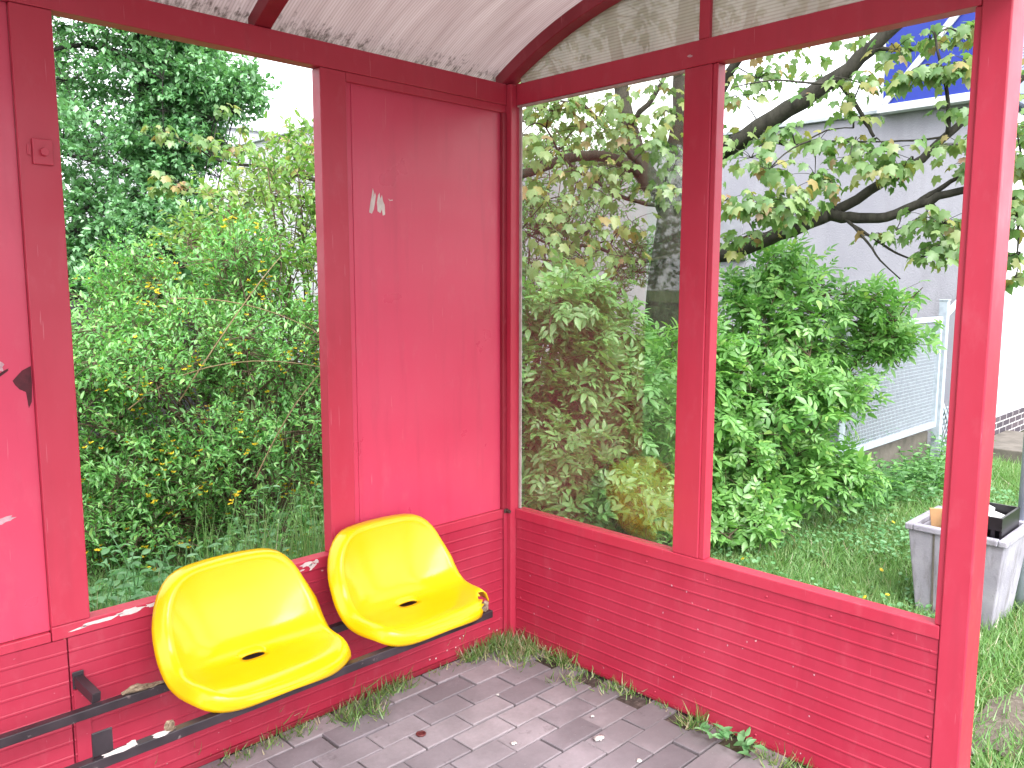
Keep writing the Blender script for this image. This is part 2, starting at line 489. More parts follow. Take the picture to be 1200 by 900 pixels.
# ------------------------------------------------------------------ mesh helpers
class MB:
    def __init__(s):
        s.v = []; s.f = []

    def quad(s, a, b, c, d):
        i = len(s.v); s.v += [tuple(a), tuple(b), tuple(c), tuple(d)]; s.f.append((i, i+1, i+2, i+3))

    def poly(s, pts):
        i = len(s.v); s.v += [tuple(p) for p in pts]; s.f.append(tuple(range(i, i+len(pts))))

    def box(s, x0, x1, y0, y1, z0, z1):
        i = len(s.v)
        s.v += [(x, y, z) for z in (z0, z1) for y in (y0, y1) for x in (x0, x1)]
        s.f += [tuple(i+k for k in q) for q in ((0, 2, 3, 1), (4, 5, 7, 6), (0, 1, 5, 4), (2, 6, 7, 3), (0, 4, 6, 2), (1, 3, 7, 5))]
        return s

    def hexa(s, bottom, top):
        """four bottom points, four top points, both counter-clockwise from above"""
        i = len(s.v); s.v += [tuple(p) for p in bottom] + [tuple(p) for p in top]
        s.f += [(i+3, i+2, i+1, i), (i+4, i+5, i+6, i+7)] + [(i+k, i+(k+1) % 4, i+4+(k+1) % 4, i+4+k) for k in range(4)]
        return s

    def bar(s, a, b, w, h, up=(0, 0, 1)):
        a, b, up = Vector(a), Vector(b), Vector(up)
        d = (b-a).normalized()
        x = d.cross(up).normalized()*w/2
        y = x.cross(d).normalized()*h/2
        s.hexa([a-x-y, a+x-y, a+x+y, a-x+y], [b-x-y, b+x-y, b+x+y, b-x+y])
        return s

    def tube(s, pts, radii, n=6, cap=True):
        pts = [Vector(p) for p in pts]
        if not hasattr(radii, '__len__'):
            radii = [radii]*len(pts)
        i0 = len(s.v)
        ref = Vector((0.31, 0.17, 0.93))
        x = None
        for k, p in enumerate(pts):
            d = (pts[min(k+1, len(pts)-1)] - pts[max(k-1, 0)])
            if d.length < 1e-9:
                d = Vector((0, 0, 1))
            d.normalize()
            if x is None:
                x = d.cross(ref)
                if x.length < 1e-3:
                    x = d.cross(Vector((1, 0, 0)))
            x = (x - d*x.dot(d)).normalized()
            y = d.cross(x)
            for j in range(n):
                a = 2*math.pi*j/n
                s.v.append(tuple(p + (x*math.cos(a)+y*math.sin(a))*radii[k]))
        for k in range(len(pts)-1):
            for j in range(n):
                a = i0+k*n+j; b = i0+k*n+(j+1) % n
                s.f.append((a, b, b+n, a+n))
        if cap:
            s.f.append(tuple(i0+j for j in range(n))[::-1])
            e = i0+(len(pts)-1)*n
            s.f.append(tuple(e+j for j in range(n)))
        return s

    def build(s, name, mat, parent=None, smooth=False, bevel=0, label=None):
        me = bpy.data.meshes.new(name)
        off = parent_loc(parent)
        me.from_pydata([(v[0]-off[0], v[1]-off[1], v[2]-off[2]) for v in s.v], [], s.f)
        me.validate()
        me.materials.append(mat)
        if smooth:
            me.polygons.foreach_set('use_smooth', [True]*len(me.polygons))
        o = bpy.data.objects.new(name, me)
        COL.objects.link(o)
        if parent is not None:
            o.parent = parent
        if bevel:
            b = o.modifiers.new('bevel', 'BEVEL'); b.width = bevel; b.segments = 2
            b.limit_method = 'ANGLE'; b.angle_limit = math.radians(40)
            b.harden_normals = False
        if label:
            o['label'] = label
        return o


ROOTLOC = {}


def parent_loc(p):
    if p is None:
        return (0, 0, 0)
    off = Vector((0, 0, 0))
    while p is not None:
        off += p.location
        p = p.parent
    return off


def tag(o, label, cat, group=None):
    o['label'] = label; o['category'] = cat
    if group:
        o['group'] = group
    return o


def empty(name, loc, label, cat, group=None):
    o = bpy.data.objects.new(name, None)
    o.location = loc; o.empty_display_size = 0.1
    COL.objects.link(o)
    return tag(o, label, cat, group)


def setting(o, kind='structure'):
    o['kind'] = kind
    return o


def np_mesh(name, V, F, mat, parent=None, smooth=False):
    """V (n,3); F (m,k) uniform faces"""
    off = np.array(parent_loc(parent))
    V = np.asarray(V, np.float32) - off.astype(np.float32)
    F = np.asarray(F, np.int32)
    me = bpy.data.meshes.new(name)
    me.vertices.add(len(V)); me.vertices.foreach_set('co', V.ravel())
    k = F.shape[1]
    me.loops.add(F.size); me.loops.foreach_set('vertex_index', F.ravel())
    me.polygons.add(len(F))
    me.polygons.foreach_set('loop_start', np.arange(len(F), dtype=np.int32)*k)
    me.update(calc_edges=True)
    me.validate()
    me.materials.append(mat)
    if smooth:
        me.polygons.foreach_set('use_smooth', [True]*len(F))
    o = bpy.data.objects.new(name, me)
    COL.objects.link(o)
    if parent is not None:
        o.parent = parent
    return o


def nrm(a):
    return a/np.maximum(np.linalg.norm(a, axis=-1, keepdims=True), 1e-9)


def instance(T, F, P, D, N, S):
    """template verts T (along +Y, normal +Z), faces F (m,k); P positions, D directions, N approx normals, S sizes"""
    D = nrm(D)
    X = nrm(np.cross(D, N)); Z = np.cross(X, D)
    S = np.asarray(S)
    if S.ndim == 1:
        S = np.stack([S, S, S], 1)
    V = P[:, None, :] + (T[None, :, 0:1]*S[:, None, 0:1])*X[:, None, :] + (T[None, :, 1:2]*S[:, None, 1:2])*D[:, None, :] + (T[None, :, 2:3]*S[:, None, 2:3])*Z[:, None, :]
    n = len(P)
    FF = (np.asarray(F)[None] + (np.arange(n)*len(T))[:, None, None]).reshape(-1, np.asarray(F).shape[1])
    return V.reshape(-1, 3), FF


class Leaves:
    def __init__(s):
        s.V = []; s.F = []; s.n = 0

    def add(s, T, F, P, D, N, S):
        if len(P) == 0:
            return
        V, FF = instance(T, F, P, D, N, S)
        s.V.append(V); s.F.append(FF+s.n); s.n += len(V)

    def build(s, name, mat, parent=None):
        return np_mesh(name, np.concatenate(s.V), np.concatenate(s.F), mat, parent)


def tri_fan(outline, center, zc):
    T = np.array([center]+outline, float)
    n = len(outline)
    F = [(0, 1+i, 1+(i+1) % n) for i in range(n)]
    return T, np.array(F)


# ovate leaf, unit length, folded and arched (triangles)
def ovate(w=0.42, fold=0.10, arch=0.10):
    T = np.array([(0, 0, 0), (w*0.42, .22, fold*.7), (w*0.5, .48, fold-arch*.2), (w*0.28, .78, fold*.6-arch*.7), (0, 1, -arch*1.3),
                  (-w*0.28, .78, fold*.6-arch*.7), (-w*0.5, .48, fold-arch*.2), (-w*0.42, .22, fold*.7), (0, .5, 0)], float)
    F = [(8, 0, 1), (8, 1, 2), (8, 2, 3), (8, 3, 4), (8, 4, 5), (8, 5, 6), (8, 6, 7), (8, 7, 0)]
    return T, np.array(F)


# cheap leaf for the far tree
def kite(w=0.6, fold=0.12):
    T = np.array([(0, 0, 0), (w/2, .45, fold), (0, 1, -.1), (-w/2, .45, fold)], float)
    return T, np.array([(0, 1, 2), (0, 2, 3)])


def maple_leaf():
    o = [(0, 0.02), (.14, -.05), (.33, -.04), (.31, .10), (.50, .20), (.40, .30), (.43, .50), (.22, .47), (.15, .64), (0, .88)]
    pts = o + [(-x, y) for x, y in o[-2:0:-1]]
    def z(x, y):
        return -0.9*x*x - 0.5*max(0, y-.3)**2 + 0.0
    T = [(0, .24, .03)] + [(x, y, z(x, y)) for x, y in pts]
    n = len(pts)
    F = [(0, 1+i, 1+(i+1) % n) for i in range(n)]
    return np.array(T, float), np.array(F)


def elder_leaf():
    """pinnate leaf: five leaflets on a rachis"""
    T0, F0 = ovate(0.40, 0.06, 0.10)
    V = []; F = []; n = 0
    for (base, ang, s) in ((.30, 62, .40), (.30, -62, .40), (.52, 55, .46), (.52, -55, .46), (.66, 0, .5)):
        a = math.radians(ang)
        c, sn = math.cos(a), math.sin(a)
        W = T0*s
        X = W[:, 0]*c + W[:, 1]*sn
        Y = -W[:, 0]*sn + W[:, 1]*c + base
        Z = W[:, 2] - 0.22*(X*X) - 0.18*np.maximum(0, Y-.3)**2
        V.append(np.stack([X, Y, Z], 1)); F.append(F0+n); n += len(T0)
    r = np.array([(-.008, 0, 0), (.008, 0, 0), (.006, .7, -.02), (-.006, .7, -.02)])
    V.append(r); F.append(np.array([(0, 1, 2), (0, 2, 3)])+n)
    return np.concatenate(V), np.concatenate(F)


def blade():
    T = np.array([(-.5, 0, 0), (.5, 0, 0), (-.38, .45, .05), (.38, .45, .05), (-.2, .78, .18), (.2, .78, .18), (0, 1, .36)], float)
    F = np.array([(0, 1, 3), (0, 3, 2), (2, 3, 5), (2, 5, 4), (4, 5, 6)])
    return T, F


OV, OVF = ovate(0.44)
OVN, OVNF = ovate(0.34, 0.08, 0.14)
KT, KTF = kite()
MP, MPF = maple_leaf()
EL, ELF = elder_leaf()
BL, BLF = blade()
RND = np.array([(0, 0, 0), (.34, .12, .06), (.5, .5, .08), (.3, .9, .02), (0, 1, 0), (-.3, .9, .02), (-.5, .5, .08), (-.34, .12, .06), (0, .5, -.02)], float)
RNDF = np.array([(8, i, (i+1) % 8) for i in range(8)])


def rdir(n):
    return nrm(rng.normal(size=(n, 3)))


def bez(a, b, c, n):
    t = np.linspace(0, 1, n)[:, None]
    return (1-t)**2*a + 2*t*(1-t)*b + t*t*c


def in_lumps(lumps, n, shell=0.55, squash=(1, 1, 1)):
    """points in a union of ellipsoids [(centre, radius or (rx,ry,rz))], denser towards the outside"""
    w = np.array([(np.mean(r) if hasattr(r, '__len__') else r)**2.4 for _, r in lumps]); w /= w.sum()
    k = rng.choice(len(lumps), n, p=w)
    d = rdir(n)
    rad = rng.random(n)**(1/3*(1-shell)+0.02*shell)
    rad = np.where(rng.random(n) < 0.2, rad*rng.random(n)**0.4, rad)
    rad *= 1 + 0.16*rng.normal(size=n)*0.6
    C = np.array([lumps[i][0] for i in k], float)
    R = np.array([(lumps[i][1] if hasattr(lumps[i][1], '__len__') else (lumps[i][1],)*3) for i in k], float)
    return C + d*R*rad[:, None], d, k


def clumpy(lumps, k, r, core=.7):
    out = []
    for c, R in lumps:
        R = np.array(R if hasattr(R, '__len__') else (R,)*3, float)
        out.append((np.array(c, float), tuple(R*core)))
        for d in rdir(k):
            out.append((c+d*R*rng.uniform(.55, .95), tuple(r*rng.uniform(.6, 1.25)*np.array([1.15, 1.15, .75]))))
    return out


def woody(name_parent, base, lumps, n_stems, n_shoots, leafT, leafF, leaf_len, leaf_mat, bark, shoot_len=0.25, per_shoot=10,
          stem_r=0.012, up=0.5, droop=0.0, spread=0.12, crown='foliage', stems_name='stem', zmin=0.03, shell=0.55, narrow=1.0, extra=None, arch=0.3):
    """a shrub: woody stems from the base into the lumps, shoots off the stems, leaves in pairs along the shoots"""
    mb = MB(); lv = Leaves()
    P, d, k = in_lumps(lumps, n_stems, 0.2)
    base = np.array(base, float)
    samples = []
    for p in P:
        b0 = base + np.array([rng.normal()*spread, rng.normal()*spread, 0])
        b0[2] = base[2]
        midp = b0*0.5 + p*0.5 + np.array([0, 0, arch*np.linalg.norm(p-b0)])*0.5 + rng.normal(size=3)*0.06
        pts = bez(b0, midp, p, 9)
        r = stem_r*(0.6+0.8*rng.random())
        mb.tube(pts, np.linspace(r, r*0.3, 9), 5)
        samples.append(pts[2:])
    if extra is not None:
        samples += extra
    SP = np.concatenate(samples)
    Q, d, k = in_lumps(lumps, n_shoots, shell)
    Q = Q[Q[:, 2] > zmin]
    cen = np.array([lumps[i][0] for i in k])[:len(Q)]
    for q in Q:
        j = np.argmin(((SP-q)**2).sum(1) + 0.5*np.maximum(0, SP[:, 2]-q[2]))
        a = SP[j]
        out = q - base; out[2] = 0
        out = out/(np.linalg.norm(out)+1e-6)
        sd = nrm(out*0.5 + np.array([0, 0, up]) + rng.normal(size=3)*0.45)
        L_ = shoot_len*(0.5+rng.random())
        e = q + sd*L_*0.6
        e[2] -= droop*L_
        s0 = q - sd*L_*0.4
        if np.linalg.norm(a-s0) > 0.02:
            mb.tube(bez(a, (a+s0)/2+np.array([0, 0, .03]), s0, 4), [stem_r*.35, stem_r*.3, stem_r*.25, stem_r*.22], 3, False)
        shoot = bez(s0, q + rng.normal(size=3)*0.02, e, 6)
        mb.tube(shoot, np.linspace(stem_r*.24, stem_r*.1, 6), 3, False)
        n = max(4, int(per_shoot*(0.7+0.6*rng.random())))
        t = np.linspace(0.05, 1, n)
        pos = np.stack([np.interp(t, np.linspace(0, 1, 6), shoot[:, i]) for i in range(3)], 1)
        side = nrm(np.cross(np.tile(sd, (n, 1)), rdir(n)))
        flip = np.where(np.arange(n) % 2 == 0, 1, -1)[:, None]
        side = side*flip
        D = sd[None]*0.55 + side*0.8 + np.array([0, 0, 0.10-droop]) + rng.normal(size=(n, 3))*0.18
        N = np.array([0, 0, 1.0]) + sd[None]*0.35 + rng.normal(size=(n, 3))*0.42
        S = leaf_len*(0.6+0.6*rng.random(n))*np.interp(t, [0, .5, 1], [.85, 1, .7])
        lv.add(leafT, leafF, pos, D, N, np.stack([S*narrow, S, S], 1))
    mb.build(stems_name, bark, name_parent, True)
    lv.build(crown, leaf_mat, name_parent)
    return SP


# ------------------------------------------------------------------ ground, paving, paths
def sheet(name, x0, x1, y0, y1, z, mat, nx=1, ny=1, bumpy=0.0, sub=0):
    V = []; F = []
    for j in range(ny+1):
        for i in range(nx+1):
            V.append((x0+(x1-x0)*i/nx, y0+(y1-y0)*j/ny, z + (rng.normal()*bumpy if bumpy else 0)))
    for j in range(ny):
        for i in range(nx):
            a = j*(nx+1)+i
            F.append((a, a+1, a+nx+2, a+nx+1))
    return np_mesh(name, V, F, mat, None, True)


setting(sheet('ground', -150, 150, -150, 150, -0.05, M_GROUND, 4, 4))
# earth right round the shelter, gently uneven
setting(sheet('lawn_soil', 0.03, 9, -4, 8, -0.022, M_GROUND, 60, 80, 0.008))
setting(sheet('verge_soil', -6, 0.03, 0.06, 8, -0.022, M_GROUND, 40, 50, 0.008))
setting(sheet('joint_bed', -6.0, 0.03, -5.0, 0.05, -0.012, M_SOIL, 60, 50, 0.0012))

pv = MB()
ROWP, LEN = 0.1055, 0.2
for r in range(-1, 46):
    y1 = -0.006 - r*ROWP + 0.0
    y0 = y1 - 0.0992
    y1 = min(y1, 0.03)
    offx = 0.0 if r % 2 == 0 else 0.1
    if r == -1:
        continue
    for i in range(0, 31):
        xb = -0.09 - i*LEN*1.005 + offx + rng.normal()*0.0012
        xa = xb - 0.1945
        xb_ = min(xb, 0.02)
        if xb_ - xa < 0.03 or xa < -6:
            continue
        z = rng.normal()*0.0018
        tx, ty = rng.normal()*0.006, rng.normal()*0.010
        ya, yb = y0+rng.normal()*0.0012, y1+rng.normal()*0.0012
        ch = 0.0026
        cx, cy = (xa+xb_)/2, (ya+yb)/2
        hz = lambda x, y: z + tx*(x-cx) + ty*(y-cy)
        b = [(xa, ya, -0.05), (xb_, ya, -0.05), (xb_, yb, -0.05), (xa, yb, -0.05)]
        m_ = [(xa, ya, hz(xa, ya)-ch), (xb_, ya, hz(xb_, ya)-ch), (xb_, yb, hz(xb_, yb)-ch), (xa, yb, hz(xa, yb)-ch)]
        t = [(xa+ch, ya+ch, hz(xa, ya)), (xb_-ch, ya+ch, hz(xb_, ya)), (xb_-ch, yb-ch, hz(xb_, yb)), (xa+ch, yb-ch, hz(xa, yb))]
        k = len(pv.v)
        pv.v += b+m_+t
        for lay in (0, 4):
            for q in range(4):
                pv.f.append((k+lay+q, k+lay+(q+1) % 4, k+lay+4+(q+1) % 4, k+lay+4+q))
        pv.f.append((k+8, k+9, k+10, k+11))
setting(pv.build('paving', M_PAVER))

# trodden dirt beside the shelter end, gravel path along the white wall
def blob_sheet(name, cx, cy, rx, ry, z, mat):
    V = [(cx, cy, z)]; n = 40
    for i in range(n):
        a = 2*math.pi*i/n
        k = 1+0.16*math.sin(3*a+1)+0.1*math.sin(7*a)
        V.append((cx+rx*k*math.cos(a), cy+ry*k*math.sin(a), z-0.012))
    return setting(np_mesh(name, V, [(0, 1+i, 1+(i+1) % n) for i in range(n)], mat))


blob_sheet('dirt_patch', 0.76, -1.69, 0.30, 0.11, 0.004, M_DIRT)
setting(sheet('gravel_path', 5.62, 14, -1.15, -0.13, -0.006, M_DIRT, 40, 8, 0.003))
setting(sheet('street', -40, 40, -12, -5.0, -0.03, M_DIRT, 2, 2))

# ------------------------------------------------------------------ bus shelter
sh = empty('bus_shelter', (-0.9, 0, 0), 'red metal bus shelter with curved translucent roof, windows and ribbed lower walls', 'bus shelter')
XL = -3.5                    # left end
YF = -1.755                  # front end of the side screen
ZS0, ZS1 = 0.528, 0.568      # sill rail
ZB0, ZB1 = 2.192, 2.272      # top beam


def part(mb, name, mat, bevel=0.003, parent=None, smooth=False, label=None):
    return mb.build(name, mat, parent or sh, smooth, bevel, label)


# back wall frame (y 0 .. 0.05)
part(MB().box(-0.03, 0.032, -0.03, 0.032, 0.0, ZB1-0.002), 'corner_post', M_RED)
part(MB().box(XL, -0.031, -0.004, 0.05, ZB0, ZB1), 'top_beam', M_RED)
part(MB().box(-0.866, -0.768, -0.003, 0.047, ZS1+.001, ZB0-.001), 'post', M_RED)
part(MB().box(-1.746, -1.648, -0.003, 0.047, ZS1+.001, ZB0-.001), 'post', M_RED)
part(MB().box(-2.62, -2.52, -0.003, 0.047, ZS1+.001, ZB0-.001), 'post', M_RED)
part(MB().box(XL, -1.748, -0.001, 0.046, ZS0, ZS1-0.012), 'sill_rail', M_RED)
part(MB().box(-1.746, -0.031, -0.0025, 0.047, ZS0, ZS1), 'sill_rail', M_RED)
pan = part(MB().box(-0.767, -0.031, 0.012, 0.03, ZS1+.001, ZB0-.001), 'wall_panel', M_REDP, 0)
part(MB().box(-0.742, -0.735, 0.009, 0.0118, ZS1+.002, ZB0-.03), 'panel_joint', M_REDP, 0.001)
part(MB().box(-0.767, -0.031, -0.0015, 0.0118, ZB0-0.030, ZB0-.0005), 'panel_batten', M_RED, 0.002)
part(MB().box(-2.519, -1.747, 0.012, 0.03, ZS1-.010, ZB0-.001), 'wall_panel', M_REDP, 0)
# the narrow cover strip between panel and corner post
part(MB().box(-0.052, -0.0305, -0.006, 0.0115, ZS1+.001, ZB0-.031), 'cover_strip', M_REDD, 0.002)


def ribbed(axis, a0, a1, z0, z1, sign=1, pitch=0.0437, thick=0.02):
    """horizontally ribbed sheet metal: axis 'x' lies on y=0 facing -y, axis 'y' on x=0 facing -x"""
    prof = []
    z = z1
    prof.append((0.0, z1))
    while z - pitch > z0 + 0.01:
        zc = z - pitch
        prof += [(0.0, zc+0.010), (0.0014, zc+0.0080), (0.0016, zc+0.0045), (0.0007, zc+0.0015), (-0.0008, zc)]
        z = zc
    prof.append((0.0, z0))
    m = MB()
    N = 24
    for s in range(N):
        u0 = a0+(a1-a0)*s/N; u1 = a0+(a1-a0)*(s+1)/N
        w0 = 0.0012*math.sin(u0*9)+0.0008*math.sin(u0*23); w1 = 0.0012*math.sin(u1*9)+0.0008*math.sin(u1*23)
        for (d0, za), (d1, zb) in zip(prof, prof[1:]):
            if axis == 'x':
                m.quad((u0, -d0*sign+w0, za), (u0, -d1*sign+w0, zb), (u1, -d1*sign+w1, zb), (u1, -d0*sign+w1, za))
            else:
                m.quad((-d0*sign+w0, u0, za), (-d0*sign+w1, u1, za), (-d1*sign+w1, u1, zb), (-d1*sign+w0, u0, zb))
    # back face
    if axis == 'x':
        m.quad((a0, thick, z0), (a0, thick, z1), (a1, thick, z1), (a1, thick, z0))
    else:
        m.quad((thick, a0, z0), (thick, a1, z0), (thick, a1, z1), (thick, a0, z1))
    return m


cl_b = part(ribbed('x', -1.708, -0.033, 0.02, ZS0-.001), 'ribbed_cladding', M_REDC, 0)
part(ribbed('x', XL+.05, -1.712, 0.02, ZS0-.001), 'ribbed_cladding', M_REDC, 0)
cl_s = part(ribbed('y', -1.683, -0.033, 0.012, ZS0-.001), 'ribbed_cladding', M_REDC, 0)
part(MB().box(-1.704, -1.664, -0.0085, -0.0055, 0.02, 0.375), 'seam_strip', M_REDC, 0.001)
part(MB().box(XL, -0.031, -0.0065, 0.03, 0.0, 0.019), 'base_rail', M_REDD, 0.002)
part(MB().box(-0.0065, 0.03, -1.684, -0.031, 0.0, 0.0115), 'base_rail', M_REDD, 0.002)
# corner angle
part(MB().box(-0.05, -0.0305, -0.0105, -0.0065, 0.02, ZS0+.03), 'corner_trim', M_REDC, 0.001)
# side screen frame (x -0.004 .. 0.046)
part(MB().box(-0.004, 0.05, -1.684, -0.031, ZB0, ZB1), 'top_beam', M_RED)
part(MB().box(-0.003, 0.047, -0.912, -0.809, ZS1+.001, ZB0-.001), 'mullion', M_RED)
part(MB().box(-0.0045, 0.047, -1.684, -0.031, ZS0, ZS1), 'sill_rail', M_RED)
part(MB().box(-0.006, 0.105, YF, -1.685, 0.0, ZB1+.15), 'end_post', M_RED, 0.004)
part(MB().box(0.002, 0.045, -1.6845, -1.668, ZS1+.001, ZB0-.001), 'glazing_stop', M_RED, 0.002)
part(MB().box(0.002, 0.045, -0.9315, -0.9125, ZS1+.001, ZB0-.001), 'glazing_stop', M_RED, 0.002)
# the one pane that is still glazed
gl = part(MB().box(0.018, 0.024, -0.8085, -0.0325, ZS1+.001, ZB0-.001), 'glass_pane', M_GLASS, 0)
part(MB().box(0.012, 0.0175, -0.046, -0.0335, ZS1+.001, ZB0-.001), 'sealant_bead', M_SEAL, 0.001)
part(MB().box(0.012, 0.0175, -0.8085, -0.8035, ZS1+.001, ZB0-.001), 'sealant_bead', M_SEAL, 0.001)
part(MB().box(0.0, 0.0175, -0.8085, -0.0335, ZB0-.008, ZB0-.001), 'sealant_bead', M_SEAL, 0.001)

# the arch: circle in the y-z plane
YC, ZC, RA = -0.88, 0.71, 1.795


def arch_pts(r, y0, y1, n=28):
    a0 = math.atan2(math.sqrt(max(0, r*r-(y0-YC)**2)), y0-YC)
    a1 = math.atan2(math.sqrt(max(0, r*r-(y1-YC)**2)), y1-YC)
    return [(YC+r*math.cos(a0+(a1-a0)*i/n), ZC+r*math.sin(a0+(a1-a0)*i/n)) for i in range(n+1)]


def arch_rib(x0, x1, r0, r1, y0=0.045, y1=-1.80):
    m = MB()
    A = arch_pts(r0, y0, y1); B = arch_pts(r1, y0, y1)
    i0 = len(m.v)
    for (ya, za), (yb, zb) in zip(A, B):
        m.v += [(x0, ya, za), (x1, ya, za), (x1, yb, zb), (x0, yb, zb)]
    n = len(A)
    for k in range(n-1):
        for j in range(4):
            a = i0+4*k+j; b = i0+4*k+(j+1) % 4
            m.f.append((a, b, b+4, a+4))
    m.f.append((i0, i0+3, i0+2, i0+1)); e = i0+4*(n-1); m.f.append((e, e+1, e+2, e+3))
    bmx = m
    return bmx


part(arch_rib(-0.045, 0.03, RA, RA+0.048), 'roof_rib', M_REDD, 0.003)
for xr in (-1.085, -2.12, -3.15):
    part(arch_rib(xr, xr+0.055, RA-0.0, RA+0.048), 'roof_rib', M_REDD, 0.003)
part(arch_rib(XL, XL+0.05, RA, RA+0.048), 'roof_rib', M_REDD, 0.003)


def roof_sheet(x0, x1):
    m = MB()
    A = arch_pts(RA+0.049, 0.09, -1.84, 60)
    B = arch_pts(RA+0.057, 0.09, -1.84, 60)
    for k in range(60):
        m.quad((x0, *A[k]), (x0, *A[k+1]), (x1, *A[k+1]), (x1, *A[k]))
    return m


for xa, xb in ((-1.058, 0.05), (-2.093, -1.06), (-3.52, -2.095)):
    part(roof_sheet(xa, xb), 'roof_sheet', M_ROOF, 0, smooth=True)
part(MB().box(XL, 0.05, -1.80, -1.757, 2.225, 2.287), 'front_beam', M_RED)
# gable infill
gm = MB()
for ya, yb in ((-0.858, -0.04), (-1.683, -0.898)):
    g = MB()
    n = 16
    for k in range(n):
        y0 = ya+(yb-ya)*k/n; y1 = ya+(yb-ya)*(k+1)/n
        z0 = ZC+math.sqrt(RA**2-(y0-YC)**2)+0.02; z1 = ZC+math.sqrt(RA**2-(y1-YC)**2)+0.02
        g.quad((0.012, y0, ZB1+.0005), (0.012, y1, ZB1+.0005), (0.012, y1, z1), (0.012, y0, z0))
    part(g, 'gable_panel', M_GABLE, 0)
part(MB().box(-0.002, 0.03, -0.898, -0.858, ZB1+.0005, ZC+RA-.001), 'gable_mullion', M_RED)
# left end screen (out of frame; carries the roof)
part(MB().box(XL, XL+.055, YF, -1.69, 0, ZB1+.15), 'end_post', M_RED, 0.004)
part(MB().box(XL, XL+.05, -1.689, -0.005, ZB0+.001, ZB1-.001), 'top_beam', M_RED)
part(MB().box(XL, XL+.05, -0.0055, 0.05, 0.02, ZB0-.001), 'corner_post', M_RED)

# rivets along the cladding
rv = MB()
rp = []
for a in range(7):
    t = a*math.pi*2/7
    rp.append((math.cos(t)*0.0045, math.sin(t)*0.0045))
i0 = 0
rv.v += [(x, y, 0) for x, y in rp] + [(x*.6, y*.6, .003) for x, y in rp]
rv.f += [(k, (k+1) % 7, 7+(k+1) % 7, 7+k) for k in range(7)] + [tuple(range(7, 14))]
rmesh = None
for (yy, zz) in [(-0.2, .505), (-0.46, .507), (-0.7, .506), (-.95, .505), (-1.17, .507), (-1.38, .505), (-1.56, .507), (-1.665, .49), (-1.668, .375), (-1.67, .24), (-1.668, .1),
                 (-0.06, .19), (-.06, .40), (-.35, .03), (-.75, .03), (-1.15, .03)]:
    if rmesh is None:
        o = rv.build('rivet', M_REDC, None, True); rmesh = o.data
    else:
        o = bpy.data.objects.new('rivet', rmesh); COL.objects.link(o)
    o.rotation_euler = (0, -math.pi/2, 0)
    o.parent = cl_s; o.location = Vector((-0.001, yy, zz)) - Vector(parent_loc(cl_s))
for (xx, zz) in [(-0.062, .47), (-.062, .36), (-.062, .24), (-.062, .1), (-.5, .505), (-1.0, .03), (-.6, .03), (-1.3, .03)]:
    o = bpy.data.objects.new('rivet', rmesh); COL.objects.link(o)
    o.rotation_euler = (math.pi/2, 0, 0)
    o.parent = cl_b; o.location = Vector((xx, -0.001, zz)) - Vector(parent_loc(cl_b))

# bolted plate on the left post, rusty bolt in the corner
bp = part(MB().box(-1.716, -1.668, -0.0125, -0.0035, 1.800, 1.865), 'bolt_plate', M_RED, 0.002)
part(MB().box(-1.727, -1.7165, -0.0065, -0.0035, 1.822, 1.85), 'plate_tab', M_RED, 0.001, bp)
hb = MB().tube([(-1.690, -0.0128, 1.832), (-1.690, -0.024, 1.832)], 0.0115, 6)
part(hb, 'bolt', M_RED, 0.001, bp)
part(MB().tube([(-0.034, -0.012, .562), (-0.034, -0.030, .560)], 0.008, 6).box(-0.05, -0.018, -0.0135, -0.011, .553, .571), 'corner_bolt', M_BOLT, 0.001)


# scraped paint: thin irregular flakes lying on the surface
def flake(name, pts, plane, mat, off=0.0012, label=None, par=None):
    m = MB()
    c = np.mean(pts, 0)
    P = [(a, b) for a, b in pts]
    if plane == 'back':
        m.poly([(a, off, b) for a, b in P])
    else:
        m.poly([(off, a, b) for a, b in P])
    return part(m, name, mat, 0, par, label=label)


def ragged(cx, cz, w, h, ang=0, n=18, j=0.3):
    out = []
    for i in range(n):
        a = 2*math.pi*i/n
        k = 1+rng.uniform(-j, j)
        x, z = w/2*math.cos(a)*k, h/2*math.sin(a)*k
        out.append((cx+x*math.cos(ang)-z*math.sin(ang), cz+x*math.sin(ang)+z*math.cos(ang)))
    return out


for pts in ([(-.676, 1.742), (-.671, 1.772), (-.664, 1.80), (-.659, 1.826), (-.655, 1.812), (-.657, 1.795), (-.650, 1.812), (-.647, 1.800), (-.652, 1.772), (-.657, 1.752), (-.665, 1.738)],
            [(-.641, 1.748), (-.643, 1.778), (-.637, 1.803), (-.631, 1.812), (-.629, 1.790), (-.621, 1.806), (-.617, 1.784), (-.610, 1.772), (-.609, 1.738), (-.619, 1.734), (-.622, 1.756), (-.629, 1.742)],
            [(-.596, 1.795), (-.588, 1.787), (-.575, 1.789), (-.575, 1.792), (-.587, 1.790)]):
    flake('scraped_paint', pts, 'back', M_CHIP, 0.0112)
for (cx, cz, w, h, an) in [(-1.615, .553, .10, .012, .04), (-1.54, .558, .07, .016, .05), (-1.475, .560, .05, .011, 0), (-1.675, .548, .05, .005, .1), (-1.43, .563, .03, .008, 0)]:
    flake('scraped_paint', ragged(cx, cz, w, h, an, 16, .35), 'back', M_CHIP, -0.0036)
for (cx, cz, w, h, an) in [(-.965, .556, .05, .014, .1), (-.945, .545, .03, .02, .5), (-.985, .540, .02, .005, 0), (-.93, .558, .02, .012, 0)]:
    flake('scraped_paint', ragged(cx, cz, w, h, an, 14, .4), 'back', M_CHIP, -0.0036)
